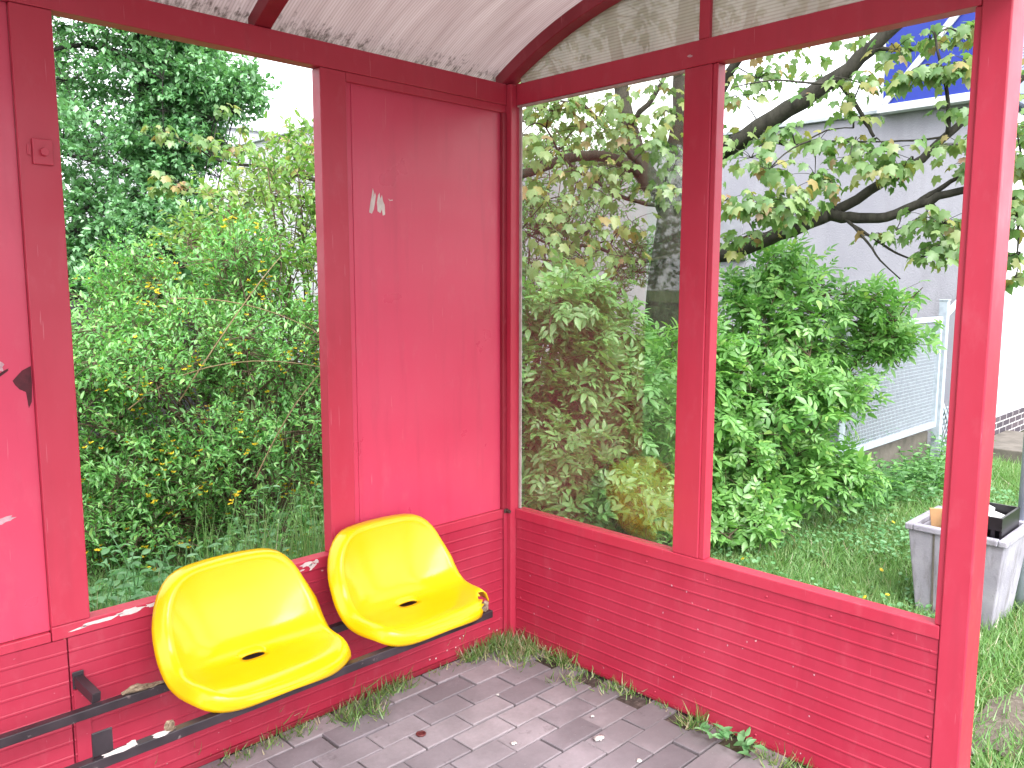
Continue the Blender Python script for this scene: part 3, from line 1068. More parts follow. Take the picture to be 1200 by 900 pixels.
# dark arrow-like smear and pale scrape on the left panel
flake('dark_smear', [(-1.793, 1.247), (-1.77, 1.272), (-1.7485, 1.283), (-1.7485, 1.238), (-1.752, 1.188), (-1.760, 1.172), (-1.764, 1.215), (-1.779, 1.224), (-1.788, 1.236)], 'back', M_MARK, 0.0112)
flake('scraped_paint', ragged(-1.832, 1.288, .05, .035, .4, 16, .4), 'back', M_WHITEM, 0.0112)
flake('dark_smear', ragged(-1.825, 1.262, .055, .008, .55, 14, .3), 'back', M_MARK, 0.0108)
flake('scraped_paint', ragged(-1.835, .885, .05, .016, .1, 14, .3), 'back', M_WHITEM, 0.0112)
flake('scraped_paint', ragged(-0.83, 2.228, .02, .008, .1, 12, .3), 'side', M_WHITEM, -0.0048)
for k in range(16):
    flake('paint_speck', ragged(rng.uniform(-.5, -.07), rng.choice([rng.uniform(.03, .12), rng.uniform(.03, .5)]), .006, .006, 0, 8, .4), 'back', M_CHIP, -0.0062)
for k in range(16):
    flake('paint_speck', ragged(rng.uniform(-1.6, -.1), rng.uniform(.03, .5), .005, .006, 0, 8, .4), 'side', M_WHITEM, -0.0062)

# ------------------------------------------------------------------ bench frame (rails) and seats
ZR = 0.372
bf = empty('bench_frame', (-1.6, -0.28, 0.36), 'black steel bench rails with chipped paint and broken seat remains, fixed along the back wall', 'bench frame')
RW = 0.026


def rail(y0, y1, xa, xb, name='rail'):
    m = MB().bar((xa, y0, ZR-RW/2), (xb, y1, ZR-RW/2), RW, RW)
    return m.build(name, M_RAIL, bf, False, 0.002)


rail(-0.397, -0.388, -3.3, -0.478)
rail(-0.128, -0.122, -3.3, -0.50)
for xs in (-1.28, -0.70, -2.4, -3.0):
    MB().bar((xs, -0.01, ZR-RW/2), (xs, -0.111, ZR-RW/2), 0.03, RW*.9).bar((xs, -0.14, ZR-RW/2), (xs, -0.376, ZR-RW/2), 0.03, RW*.9).build('bracket_arm', M_RAIL, bf, False, 0.002)
MB().bar((-1.692, -0.005, .405), (-1.677, -.112, .384), 0.024, 0.03).box(-1.706, -1.676, -0.013, -0.009, .38, .43).build('wall_bracket', M_RAIL, bf, False, 0.002)
MB().box(-1.775, -1.728, -0.391, -0.385, ZR+.001, ZR+.062).build('upright_clip', M_RAIL, bf, False, 0.002)


def lump_mesh(c, r, seed, flat=0.5):
    rs = np.random.default_rng(seed)
    bm = bmesh.new()
    bmesh.ops.create_icosphere(bm, subdivisions=2, radius=1)
    for v in bm.verts:
        k = 1+rs.uniform(-.45, .45)
        v.co = Vector((v.co.x*r[0]*k+c[0], v.co.y*r[1]*k+c[1], v.co.z*r[2]*k+c[2]))
    m = MB()
    m.v = [tuple(v.co) for v in bm.verts]; m.f = [tuple(v.index for v in f.verts) for f in bm.faces]
    bm.free()
    return m


for c, r, sd in (((-1.578, -.126, ZR+.008), (.030, .012, .010), 1), ((-1.53, -.124, ZR+.003), (.028, .010, .004), 2),
                 ((-1.592, -.392, ZR+.010), (.013, .008, .015), 3)):
    lump_mesh(c, r, sd).build('broken_seat_remain', M_PLAS, bf)
for c, r, sd in (((-1.615, -.395, ZR+.001), (.024, .008, .003), 4), ((-1.725, -.398, ZR+.001), (.040, .007, .004), 5), ((-1.688, -.396, ZR+.004), (.012, .008, .006), 6)):
    lump_mesh(c, r, sd).build('broken_seat_remain', M_CHIP, bf)
part(MB().box(-.948, -.9445, -.0095, -.006, .18, .255).box(-.944, -.925, -.0095, -.006, .205, .211), 'wall_lug', M_REDD, 0.001)


def seat_height(u, v):
    """u -1..1 across, v 0 (front) .. 1 (top of the back): returns local y (0 = front, + to the wall) and z"""
    # side profile as a smooth curve
    ctrl = [(0.0, 0.0), (0.035, 0.010), (0.095, 0.006), (0.16, 0.0), (0.222, 0.002), (0.275, 0.030), (0.305, 0.085), (0.322, 0.140), (0.334, 0.198), (0.342, 0.245)]
    t = v*(len(ctrl)-1)
    i = min(int(t), len(ctrl)-2); f = t-i
    p = [np.array(ctrl[max(0, min(len(ctrl)-1, i+k))]) for k in (-1, 0, 1, 2)]
    q = 0.5*((2*p[1]) + (-p[0]+p[2])*f + (2*p[0]-5*p[1]+4*p[2]-p[3])*f*f + (-p[0]+3*p[1]-3*p[2]+p[3])*f**3)
    return q


def make_seat(name, x, label, broken=False):
    root = empty(name, (x, -0.24, ZR), label, 'chair', 'yellow chairs on the rails')
    W, D0 = 0.216, 0.0
    NR, NA = 22, 72
    slot = (0.037, 0.017)     # half length, half width of the drain slot
    vs = 0.415                  # slot position along the profile
    V = []; ring = []
    rr = list(np.linspace(0, 1, NR))

    def outline(a):
        # rounded-rectangle outline in (u, v): superellipse, wider at the front, narrower round top
        ca, sa = math.cos(a), math.sin(a)
        n = 4.0
        k = (abs(ca)**n+abs(sa)**n)**(-1/n)
        u, w = ca*k, sa*k
        v = 0.5+0.5*w
        top = max(0, w)
        u *= 1.0 - 0.10*top**2.0 - 0.02*(1-abs(w))
        return u, v

    def surf(u, v):
        y, z = seat_height(u, v)
        X = u*W
        au = abs(u)
        seatness = 1/(1+math.exp((v-0.62)*12))
        z += 0.022*au**4*seatness - 0.012*max(0, 1-v/0.2)*(au**3)            # bucket sides up, front corners down
        y -= 0.036*au**2.6*(1-seatness)                                       # wings of the back come forward
        y += 0.010*au**3*max(0, 1-v/0.25)
        k_ = au**3*math.exp(-((v-0.56)/0.20)**2)                              # the rim cuts the corner between pan and back
        y -= 0.034*k_; z += 0.020*k_
        return np.array([X, y-0.185, z+0.036])

    for k, t in enumerate(rr):
        rowv = []
        for j in range(NA):
            a = 2*math.pi*j/NA
            uo, vo = outline(a)
            ns = 2.6
            ca, sa = math.cos(a), math.sin(a)
            ks = (abs(ca)**ns+abs(sa)**ns)**(-1/ns)
            us, vs_ = ca*ks*slot[0]/W, vs + sa*ks*slot[1]/0.54
            s = t**0.85
            u = us+(uo-us)*s; v = vs_+(vo-vs_)*s
            rowv.append(surf(u, min(max(v, 0), 1)))
        ring.append(rowv)
    # rolled rim: continue outwards and down/back as a flange
    last = np.array(ring[-1]); prev = np.array(ring[-2])
    outd = nrm(last-prev)
    tang = nrm(np.roll(last, -1, 0)-np.roll(last, 1, 0))
    nor = nrm(np.cross(outd, tang))
    sgn = np.sign(nor[:, 2:3]*1.0 - nor[:, 1:2]*0.6)
    nor = nor*np.where(sgn == 0, 1, sgn)
    down = -nor
    w = (np.arange(NA)/NA*2*np.pi)
    flange = 0.045
    fr_ = np.array([1-0.62*max(0, -math.sin(t))**2*(1-abs(math.cos(t))**1.5) for t in w])
    for (o_, d_) in ((.005, -.0006), (.010, .0010), (.0145, .0045), (.018, .010), (.0200, .017), (.0210, .026), (.0218, .038), (.0222, .050)):
        ring.append([last[j]+outd[j]*o_+down[j]*d_*(fr_[j] if d_ > .01 else 1) for j in range(NA)])
    m = MB()
    # slot wall
    first = np.array(ring[0])
    rings = [[p+np.array([0, 0.0005, -0.004]) for p in first]] + ring
    for rw in rings:
        for p in rw:
            m.v.append((p[0]+x, p[1]-0.24, p[2]+ZR))
    n = len(rings)
    brk = []
    for k in range(n-1):
        for j in range(NA):
            a = k*NA+j; b = k*NA+(j+1) % NA
            f = (a, b, b+NA, a+NA)
            if broken:
                c = np.mean([m.v[i] for i in f], 0)
                lx, ly = c[0]-x, c[1]+0.24
                # ragged bite out of the front corner towards the glass
                dd = math.hypot((lx-0.214)/0.046, (ly+0.172)/0.050) + 0.12*math.sin(9*math.atan2(ly+0.17, lx-0.215))
                if dd < 1.0:
                    continue
            m.f.append(f)
    shell = m.build('seat_shell', M_SEAT, root, True)
    so = shell.modifiers.new('thickness', 'SOLIDIFY'); so.thickness = 0.004; so.offset = 0
    MB().box(x-.17, x+.17, -0.413, -0.375, ZR+.001, ZR+.012).build('mounting_foot', M_BLACK, root, False, 0.002)
    MB().box(x-.17, x+.17, -0.140, -0.105, ZR+.001, ZR+.010).build('mounting_foot', M_BLACK, root, False, 0.002)
    MB().box(x-.08, x+.08, -0.30, -0.145, ZR+.0005, ZR+.006).build('slot_shade_plate', M_BLACK, root, False, 0.002)  # added black plate, stands in for the shade seen through the slot
    if broken:
        lump_mesh((x+0.200, -0.385, ZR+.020), (.016, .014, .016), 21).build('snapped_fixing', M_PLAS, root)
    return root


make_seat('plastic_chair', -1.275, 'yellow plastic bucket chair with intact front edge, nearest the bare rails', False)
make_seat('plastic_chair', -0.705, 'yellow plastic bucket chair with broken front corner, nearest the glass side screen', True)

# ------------------------------------------------------------------ building, sign, gate, fence
XB = 5.55
bd = empty('building', (7.5, 6, 0), 'low flat-roofed building with grey and white rendered walls behind the shrubs', 'building')
part(MB().box(XB, 8.9, -0.098, 8.5, 0.0, 3.05), 'grey_wall', M_WALLG, 0.01, bd)
part(MB().box(XB+.004, 16.0, -0.1015, -0.0985, 0.235, 3.05).box(8.901, 16.0, -0.098, 6.0, 0, 3.049), 'white_wall', M_WALLW, 0, bd)
part(MB().box(XB+.004, 16.0, -0.118, -0.102, 0.0, 0.234), 'brick_plinth', M_BRICK, 0, bd)
part(MB().box(XB-.05, 8.95, 0.0, 8.55, 3.051, 3.085), 'roof_coping', M_COPING, 0.004, bd)
wf = part(MB().box(XB-.02, XB-.001, 2.18, 2.75, 1.80, 2.34), 'window', M_SHUT, 0.003, bd)
part(MB().box(XB-.05, XB-.001, 2.13, 2.80, 1.745, 1.798), 'window_sill', M_CONC, 0.003, wf)
b2 = empty('building', (8.5, 12, 0), 'taller white rendered block with thin dark roof edge behind the leafy tree', 'building')
part(MB().box(XB+.1, 12, 9.2, 14.2, 0, 4.22), 'wall', M_WALLF, 0.01, b2)
part(MB().box(XB+.03, 12.1, 9.13, 14.27, 4.221, 4.26), 'roof_coping', M_COPING, 0.004, b2)
b3 = empty('building', (8.0, 19, 0), 'distant pale block with flat roof behind the dark tree', 'building')
part(MB().box(5.0, 14, 16.2, 22, 0, 5.05), 'wall', M_WALLF, 0.01, b3)
part(MB().box(4.9, 14.1, 16.1, 22.1, 5.051, 5.18), 'roof_coping', M_COPING, 0.004, b3)

sg = empty('sign', (XB-.1, 0.2, 3.04), 'big blue sign box with white frame and diagonal stripe on the building corner', 'sign')
SX = XB-0.13
part(MB().box(SX, SX+.12, -0.16, 0.74, 3.10, 4.15), 'sign_panel', M_SIGNB, 0, sg)
part(MB().box(SX-.02, SX+.1, .741, .785, 3.03, 4.20).box(SX-.02, SX+.1, -0.20, .740, 3.03, 3.099).box(SX-.02, SX+.1, -.2, .74, 4.151, 4.20), 'sign_frame', M_SIGNF, 0.003, sg)
part(MB().bar((SX-.012, .735, 3.10), (SX-.012, -0.16, 4.12), .02, .06, (0, 1, 1)), 'diagonal_stripe', M_SIGNF, 0.002, sg)
part(MB().box(SX+.121, SX+1.6, -0.17, 0.0, 3.10, 4.15), 'side_panel', M_SIGNP, 0, sg)

# gate of wire mesh in a galvanised frame
gt = empty('mesh_gate', (4.0, -0.05, 0.3), 'galvanised wire mesh gate in a square steel frame, half hidden by the elder bush', 'gate')
gx0, gx1, gz0, gz1, gy = 3.05, 4.855, 0.325, 1.235, -0.05
part(MB().box(gx0, gx1, gy-.018, gy+.018, gz0, gz0+.045).box(gx0, gx1, gy-.018, gy+.018, gz1-.04, gz1).box(gx0, gx0+.04, gy-.018, gy+.018, gz0+.0455, gz1-.0405).box(gx1-.04, gx1, gy-.018, gy+.018, gz0+.0455, gz1-.0405), 'gate_frame', M_GALV, 0.002, gt)
mm = MB()
nx = int((gx1-gx0-.08)/0.026)
for i in range(nx+1):
    xx = gx0+.04+(gx1-gx0-.08)*i/nx
    mm.box(xx-.002, xx+.002, gy-.004, gy+.000, gz0+.04, gz1-.04)
nz = int((gz1-gz0-.08)/0.026)
for i in range(nz+1):
    zz = gz0+.042+(gz1-gz0-.084)*i/nz
    mm.box(gx0+.04, gx1-.04, gy+.0005, gy+.004, zz-.002, zz+.002)
part(mm, 'wire_mesh', M_GALV, 0, gt)
for nm, xx, lab in (('gate_post', 4.925, 'tall galvanised gate post beside the chain-link strip'), ('gate_post', 3.0, 'galvanised gate post hidden behind the elder bush')):
    o = MB().box(xx-.032, xx+.032, gy-.032, gy+.032, 0, 1.36).box(xx-.036, xx+.036, gy-.036, gy+.036, 1.3605, 1.372).build(nm, M_GALV, None, False, 0.003)
    tag(o, lab, 'post')
cf = empty('chain_link_fence', (5.25, gy, 0), 'short chain-link fence strip with a diagonal brace against the building', 'fence')
cm = MB()
fx0, fx1, fz0, fz1 = 4.965, 5.53, 0.06, 0.46
st = 0.075
for sgn in (1, -1):
    k = -14
    while k < 16:
        a0 = fx0 + k*st
        pts = []
        for q in range(0, 33):
            zz = fz0+(fz1-fz0)*q/32
            xx = a0 + sgn*(zz-fz0)*0.9
            if fx0 <= xx <= fx1:
                pts.append((xx, gy+0.003*sgn, zz))
        if len(pts) > 1:
            cm.bar(pts[0], pts[-1], .007, .007, (0, 1, 0))
        k += 1
part(cm, 'chain_link', M_GALV, 0, cf)
part(MB().bar((5.47, gy+.03, .10), (4.965, gy+.03, .62), .03, .04), 'diagonal_brace', M_GALV, 0.002, cf)
part(MB().bar((4.965, gy+.03, 1.20), (5.53, gy+.03, 1.42), .03, .045), 'diagonal_brace', M_GALV, 0.002, cf)
part(MB().box(fx0, fx1, gy-.012, gy+.012, .02, .059), 'bottom_rail', M_CONC, 0.002, cf)
o = MB().box(2.7, 4.88, 0.0, 0.14, -0.05, 0.28).build('garden_wall', M_CONC, None, False, 0.01)
tag(o, 'low concrete garden wall under the mesh gate', 'wall')
o = MB().hexa([(5.55, -.62, -.05), (6.65, -.62, -.05), (6.65, -.13, -.05), (5.55, -.13, -.05)], [(5.55, -.62, .085), (6.63, -.60, .085), (6.63, -.13, .085), (5.55, -.13, .085)]).build('doorstep', M_CONC, None, False, 0.008)
tag(o, 'low concrete step at the foot of the white wall', 'step')

# dark board fence behind the forsythia
fn = empty('board_fence', (-1.5, 4.6, 0), 'dark weathered board fence behind the forsythia bush', 'fence')
fb = MB()
for i in range(34):
    x0 = -4.4+i*0.155
    fb.box(x0, x0+.145, 4.6+rng.normal()*.003, 4.622+rng.normal()*.003, 0.02, 1.35+rng.normal()*.012)
part(fb, 'board_panel', M_FENCE, 0, fn)
part(MB().box(-4.4, .9, 4.63, 4.67, .35, .43).box(-4.4, .9, 4.63, 4.67, 1.0, 1.08), 'fence_rail', M_FENCE, 0, fn)

# pole at the right edge
o = MB().tube([(1.99, -1.408, -0.05), (1.99, -1.408, 3.0)], 0.03, 20).build('sign_pole', M_GREYP, None, True)
tag(o, 'slim grey metal pole standing just behind the concrete bin', 'pole')

# concrete bin with rubbish
bn = empty('concrete_bin', (1.76, -1.24, 0), 'whitewashed square concrete litter bin standing in the grass', 'litter bin')


def frame_ring(x0, x1, y0, y1):
    return [(x0, y0), (x1, y0), (x1, y1), (x0, y1)]


bx0, bx1, by0, by1, bh = 1.535, 1.965, -1.455, -1.035, 0.405
m = MB()
T = 0.035
tp = [(*p, bh-.031) for p in frame_ring(bx0+.012, bx1-.012, by0+.012, by1-.012)]
bt = [(*p, -0.04) for p in frame_ring(bx0+.056, bx1-.056, by0+.052, by1-.052)]
it = [(*p, bh-.028) for p in frame_ring(bx0+T, bx1-T, by0+T, by1-T)]
ib = [(*p, 0.05) for p in frame_ring(bx0+.08, bx1-.08, by0+.08, by1-.08)]
i0 = len(m.v); m.v += bt+tp
for k in range(4):
    m.f.append((i0+k, i0+(k+1) % 4, i0+4+(k+1) % 4, i0+4+k))
i1 = len(m.v); m.v += ib+it
for k in range(4):
    m.f.append((i1+(k+1) % 4, i1+k, i1+4+k, i1+4+(k+1) % 4))
m.f.append((i1, i1+1, i1+2, i1+3)); m.f.append((i0+3, i0+2, i0+1, i0))
for k in range(4):
    m.f.append((i0+4+k, i0+4+(k+1) % 4, i1+4+(k+1) % 4, i1+4+k))
part(m, 'bin_body', M_BIN, 0.006, bn)
m = MB()
m.box(bx0, bx1, by0, by0+T, bh-.030, bh).box(bx0, bx1, by1-T, by1, bh-.030, bh).box(bx0, bx0+T, by0+T+.0005, by1-T-.0005, bh-.030, bh).box(bx1-T, bx1, by0+T+.0005, by1-T-.0005, bh-.030, bh)
part(m, 'bin_rim', M_BIN, 0.006, bn)
# vertical seams cast in the faces
m = MB()
for yy in (-1.16, -1.33):
    m.hexa([(bx0+.046, yy-.004, 0), (bx0+.054, yy-.004, 0), (bx0+.054, yy+.004, 0), (bx0+.046, yy+.004, 0)], [(bx0+.009, yy-.004, bh-.032), (bx0+.015, yy-.004, bh-.032), (bx0+.015, yy+.004, bh-.032), (bx0+.009, yy+.004, bh-.032)])
part(m, 'bin_seam', M_CONC, 0, bn)
o = MB().hexa([(1.66, -1.15, .10), (1.70, -1.25, .10), (1.715, -1.245, .10), (1.675, -1.145, .10)], [(1.62, -1.11, .47), (1.66, -1.20, .475), (1.672, -1.195, .475), (1.632, -1.105, .47)]).build('cardboard_piece', M_CARD, None, False, 0.002)
tag(o, 'torn brown cardboard sticking out of the concrete bin', 'cardboard')
ct = empty('plastic_crate', (1.72, -1.33, .25), 'black slatted plastic crate stuffed into the concrete bin', 'crate')
cx = MB()
ax, ay = 1.60, -1.205
cx.box(1.60, 1.61, -1.415, -1.205, .43, .487).box(1.60, 1.61, -1.415, -1.205, .26, .29)
for i in range(7):
    yy = -1.415+i*.035
    cx.box(1.602, 1.608, yy-.008 if i else yy, yy+.008, .291, .4295)
part(cx, 'slatted_side', M_BLACK, 0, ct)
part(MB().box(1.6105, 1.86, -1.415, -1.405, .26, .487).box(1.6105, 1.86, -1.215, -1.205, .26, .487).box(1.86, 1.87, -1.415, -1.205, .26, .487).box(1.6105, 1.86, -1.4045, -1.2155, .26, .27), 'crate_body', M_BLACK, 0, ct)
o = lump_mesh((1.78, -1.30, .45), (.05, .06, .035), 31).build('crumpled_paper', M_PAPER, None)
tag(o, 'crumpled white paper lying in the black crate', 'paper')
o = lump_mesh((1.592, -1.30, .435), (.008, .020, .014), 33).build('paper_scrap', M_PAPER, None)
tag(o, 'small white paper scrap caught on the bin rim beside the crate', 'paper')
o = lump_mesh((0.245, -1.79, .022), (.030, .022, .022), 35).build('paper_scrap', M_PAPER, None)
tag(o, 'white paper scrap on the grass beside the red end post', 'paper')

# ------------------------------------------------------------------ litter on the paving
m = MB()
pts = []
for a in range(14):
    t = 2*math.pi*a/14
    pts.append((-0.756+.014*math.cos(t), -0.345+.014*math.sin(t), .006))
m.tube(pts+pts[:1], .0035, 6, False)
m.poly([(p[0]*1, p[1], .004) for p in pts])
tag(m.build('bottle_cap', M_CAP, None, True), 'rusty red bottle cap lying on the paving below the seats', 'bottle cap')
for px, py, r, lab in ((602, 872, .009, 'round white gum spot on the paving beside the side wall'), (583, 815, .005, 'tiny pale gum fleck on the paving in mid floor'), (694, 840, .006, 'small white gum spot on dark paving by the ribbed wall'),
                       (749, 892, .008, 'pale gum spot on the paving at the front edge'), (702, 866, .016, 'smeared white gum patch on the dark pavers')):
    v = at(px, py, 1.0)-CAM
    p = CAM + v*(-CAM[2]/v[2])
    tag(lump_mesh((p[0], p[1], .003), (r*1.2, r, .003), int(px)).build('chewing_gum', M_GUM, None, True), lab, 'chewing gum')


# ------------------------------------------------------------------ grass and weeds
def tuft(P, n_each, h, w, lean=0.6, spread=0.03):
    P = np.repeat(P, n_each, 0)
    n = len(P)
    P = P + np.stack([rng.normal(size=n)*spread, rng.normal(size=n)*spread, np.zeros(n)], 1)
    az = rng.random(n)*2*np.pi
    D = np.stack([np.cos(az)*lean*rng.random(n), np.sin(az)*lean*rng.random(n), np.ones(n)*0.9], 1)
    N = np.stack([np.cos(az), np.sin(az), np.full(n, 0.2)], 1)
    H = h*(0.45+0.9*rng.random(n))
    W = w*(0.7+0.6*rng.random(n))
    return P, D, -N, np.stack([W, H, H], 1)


def pts_in(x0, x1, y0, y1, n, z=-0.02):
    return np.stack([rng.uniform(x0, x1, n), rng.uniform(y0, y1, n), np.full(n, z)], 1)


def keep_grass(P):
    inb = (P[:, 0] > bx0+.03) & (P[:, 0] < bx1-.03) & (P[:, 1] > by0+.03) & (P[:, 1] < by1-.03)
    dirt = (((P[:, 0]-.76)/.28)**2+((P[:, 1]+1.69)/.095)**2) < 0.8+rng.normal(size=len(P))*.45
    path = (P[:, 0] > 5.4) & (P[:, 1] < -.1)
    patch = np.sin(P[:, 0]*3.1+1.3)*np.sin(P[:, 1]*2.7)+np.sin(P[:, 0]*7.3+P[:, 1]*5.1)*.5
    thin = rng.random(len(P)) < np.clip(0.75+0.35*patch, 0.35, 1)
    return P[(~inb) & (~dirt) & (~path) & thin]


gr = Leaves()
for (x0, x1, y0, y1, n, h) in ((0.08, 2.6, -2.6, 1.2, 16000, .058), (2.6, 5.6, -2.0, 2.2, 9000, .075), (0.08, 3, 1.2, 3, 3500, .10), (-2.4, 0.08, .10, 1.8, 5500, .11), (-2.6, 2, 1.8, 4.4, 3000, .14)):
    P = keep_grass(pts_in(x0, x1, y0, y1, n))
    gr.add(BL, BLF, *tuft(P, 6, h*1.25, .0052, 2.6, .035))
setting(gr.build('grass', M_GRASS), 'stuff')
gc = Leaves()
for (x0, x1, y0, y1, n, s, zz) in ((0.4, 4.2, -1.3, 1.2, 30000, .021, .03), (-2.2, .1, .12, 1.7, 3800, .05, .06)):
    P = keep_grass(pts_in(x0, x1, y0, y1, n, 0))
    patch = np.sin(P[:, 0]*4.2+.4)*np.sin(P[:, 1]*3.9+1)
    P = P[patch > rng.normal(size=len(P))*.3]
    P[:, 2] = zz*rng.random(len(P))*1.6
    az = rng.random(len(P))*6.283
    gc.add(RND, RNDF, P, np.stack([np.cos(az), np.sin(az), .35*np.ones(len(P))], 1), np.array([0, 0, 1.0])+rng.normal(size=(len(P), 3))*.3, s*(.5+.8*rng.random(len(P))))
setting(gc.build('ground_cover', M_WEED), 'stuff')
dry = Leaves()
P = keep_grass(pts_in(0.1, 4.5, -2.3, 1.4, 900))
dry.add(BL, BLF, *tuft(P, 2, .075, .004, 1.6, .03))
setting(dry.build('dry_grass', M_STRAW), 'stuff')

# taller weeds behind the back wall sill
w = Leaves(); wm = MB()
nz_ = 0
wd = empty('wild_weeds', (-0.4, .3, 0), 'tall wild grasses and nettles right behind the back wall window', 'weeds')
P = pts_in(-.95, 0.5, .36, .95, 240)
w.add(BL, BLF, *tuft(P, 5, .50, .007, 0.55, .02))
P = pts_in(-1.7, -.9, .28, .8, 100)
w.add(BL, BLF, *tuft(P, 4, .36, .007, 0.6, .02))
w.build('grass_blades', M_GRASS, wd)
w2 = Leaves()
for k in range(120):
    x, y = rng.uniform(-1.9, .2), rng.uniform(.30, 1.15)
    hh = rng.uniform(.22, .52) if x < -.8 else rng.uniform(.3, .62)
    top = np.array([x+rng.normal()*.08, y+rng.normal()*.08, hh])
    pts = bez(np.array([x, y, -.02]), np.array([x, y, hh*.6]), top, 6)
    wm.tube(pts, .0025, 3, False)
    n = 12
    t = np.linspace(.25, 1, n)
    pos = np.stack([np.interp(t, np.linspace(0, 1, 6), pts[:, i]) for i in range(3)], 1)
    az = np.arange(n)*2.4+rng.random()*6
    D = np.stack([np.cos(az), np.sin(az), .25+.0*az], 1)
    w2.add(OV, OVF, pos, D, np.array([0, 0, 1.])+rng.normal(size=(n, 3))*.25, .075*(.6+.6*rng.random(n))*(1.25-t*.6))
wm.build('stems', M_WEED, wd)
w2.build('leaves', M_WEED, wd)
wd['kind'] = 'stuff'

gp = empty('weed_patch', (4.3, .1, 0), 'pale green low weeds at the foot of the mesh gate post', 'weeds')
w4 = Leaves(); wm4 = MB()
for k in range(130):
    x, y = rng.uniform(2.9, 4.95), rng.uniform(-.45, -.08) if rng.random() < .7 else rng.uniform(-.1, .3)
    hh = rng.uniform(.10, .30)
    top = np.array([x+rng.normal()*.05, y+rng.normal()*.05, hh])
    pts = bez(np.array([x, y, -.02]), np.array([x, y, hh*.6]), top, 5)
    wm4.tube(pts, .0025, 3, False)
    n = 10
    t = np.linspace(.2, 1, n)
    pos = np.stack([np.interp(t, np.linspace(0, 1, 5), pts[:, i]) for i in range(3)], 1)
    az = np.arange(n)*2.4+rng.random()*6
    w4.add(OV, OVF, pos, np.stack([np.cos(az), np.sin(az), .3+.0*az], 1), np.array([0, 0, 1.])+rng.normal(size=(n, 3))*.25, .085*(.6+.6*rng.random(n))*(1.25-t*.6))
wm4.build('stems', M_WEED, gp)
w4.build('leaves', M_LF_OLIVE, gp)
gp['kind'] = 'stuff'

# tufts growing in the shelter, one object per tuft
def grass_tuft(label, pts, n, h, straw=0.2, group='grass tufts in the paving joints'):
    t = empty('grass_tuft', tuple(pts[0]), label, 'grass tuft', group)
    lv = Leaves()
    P = np.array(pts, float)
    lv.add(BL, BLF, *tuft(P, n, h, .0042, 2.2, .022))
    lv.build('blades', M_TUFT, t)
    return t


def line(a, b, n, j=.015):
    t = rng.random(n)[:, None]
    P = np.array(a)*(1-t)+np.array(b)*t
    P[:, :2] += rng.normal(size=(n, 2))*j
    P[:, 1] = np.minimum(P[:, 1], -.012); P[:, 0] = np.minimum(P[:, 0], -.012)
    return np.column_stack([P, np.zeros(n)])


grass_tuft('big ragged grass clump filling the inner corner of the shelter', np.concatenate([line((-.32, -.03), (-.03, -.03), 26), line((-.04, -.05), (-.03, -.36), 28), line((-.20, -.10), (-.06, -.18), 18, .04)]), 13, .062, .5)
grass_tuft('bright green grass clump against the back wall below the seats', line((-.78, -.05), (-.62, -.035), 16, .02), 12, .058, .1)
grass_tuft('pale spreading grass clump at the paver edge below the seats', line((-.90, -.08), (-.76, -.13), 14, .022), 11, .06, .5)
grass_tuft('small sprig of grass in the paving joint at the side wall', line((-.07, -.56), (-.04, -.66), 7, .012), 8, .05, .3)
grass_tuft('small spiky yellow-green grass tuft at the foot of the ribbed side wall', line((-.075, -.93), (-.055, -.97), 7, .012), 10, .075, .3)
grass_tuft('thin grass sprig in the joint along the back wall, left of the clumps', line((-1.12, -.04), (-1.0, -.04), 8, .012), 7, .04, .3)
grass_tuft('scrap of dry grass at the base of the back wall near the photo bottom', line((-1.32, -.04), (-1.2, -.04), 8, .012), 6, .035, .6)
grass_tuft('short grass wisps between the pavers near the corner clump', line((-.16, -.40), (-.10, -.46), 6, .012), 8, .05, .6)
grass_tuft('grass wisps and dead stalks at the front end of the ribbed wall', line((-.07, -1.2), (-.04, -1.36), 12, .015), 8, .05, .8)
setting(grass_tuft('low line of grass and moss running along the back wall joint under the seats', line((-1.25, -.018), (-.35, -.018), 46, .010), 6, .024, .5), 'stuff')
setting(grass_tuft('low line of grass and moss running along the foot of the ribbed side wall', line((-.018, -.35), (-.018, -1.6), 60, .010), 6, .022, .5), 'stuff')
dw = empty('broadleaf_weed', (-.07, -1.10, 0), 'small broad-leaved weed at the foot of the ribbed side wall', 'weed')
lv = Leaves()
n = 34
P = line((-.10, -1.02), (-.06, -1.20), n, .02); P[:, 2] = .008+rng.random(n)*.03
az = rng.random(n)*6.283
lv.add(OV, OVF, P, np.stack([np.cos(az), np.sin(az), .5*np.ones(n)], 1), np.array([0, 0, 1.])+rng.normal(size=(n, 3))*.3, .05*(.6+.6*rng.random(n)))
lv.build('leaves', M_WEED, dw)

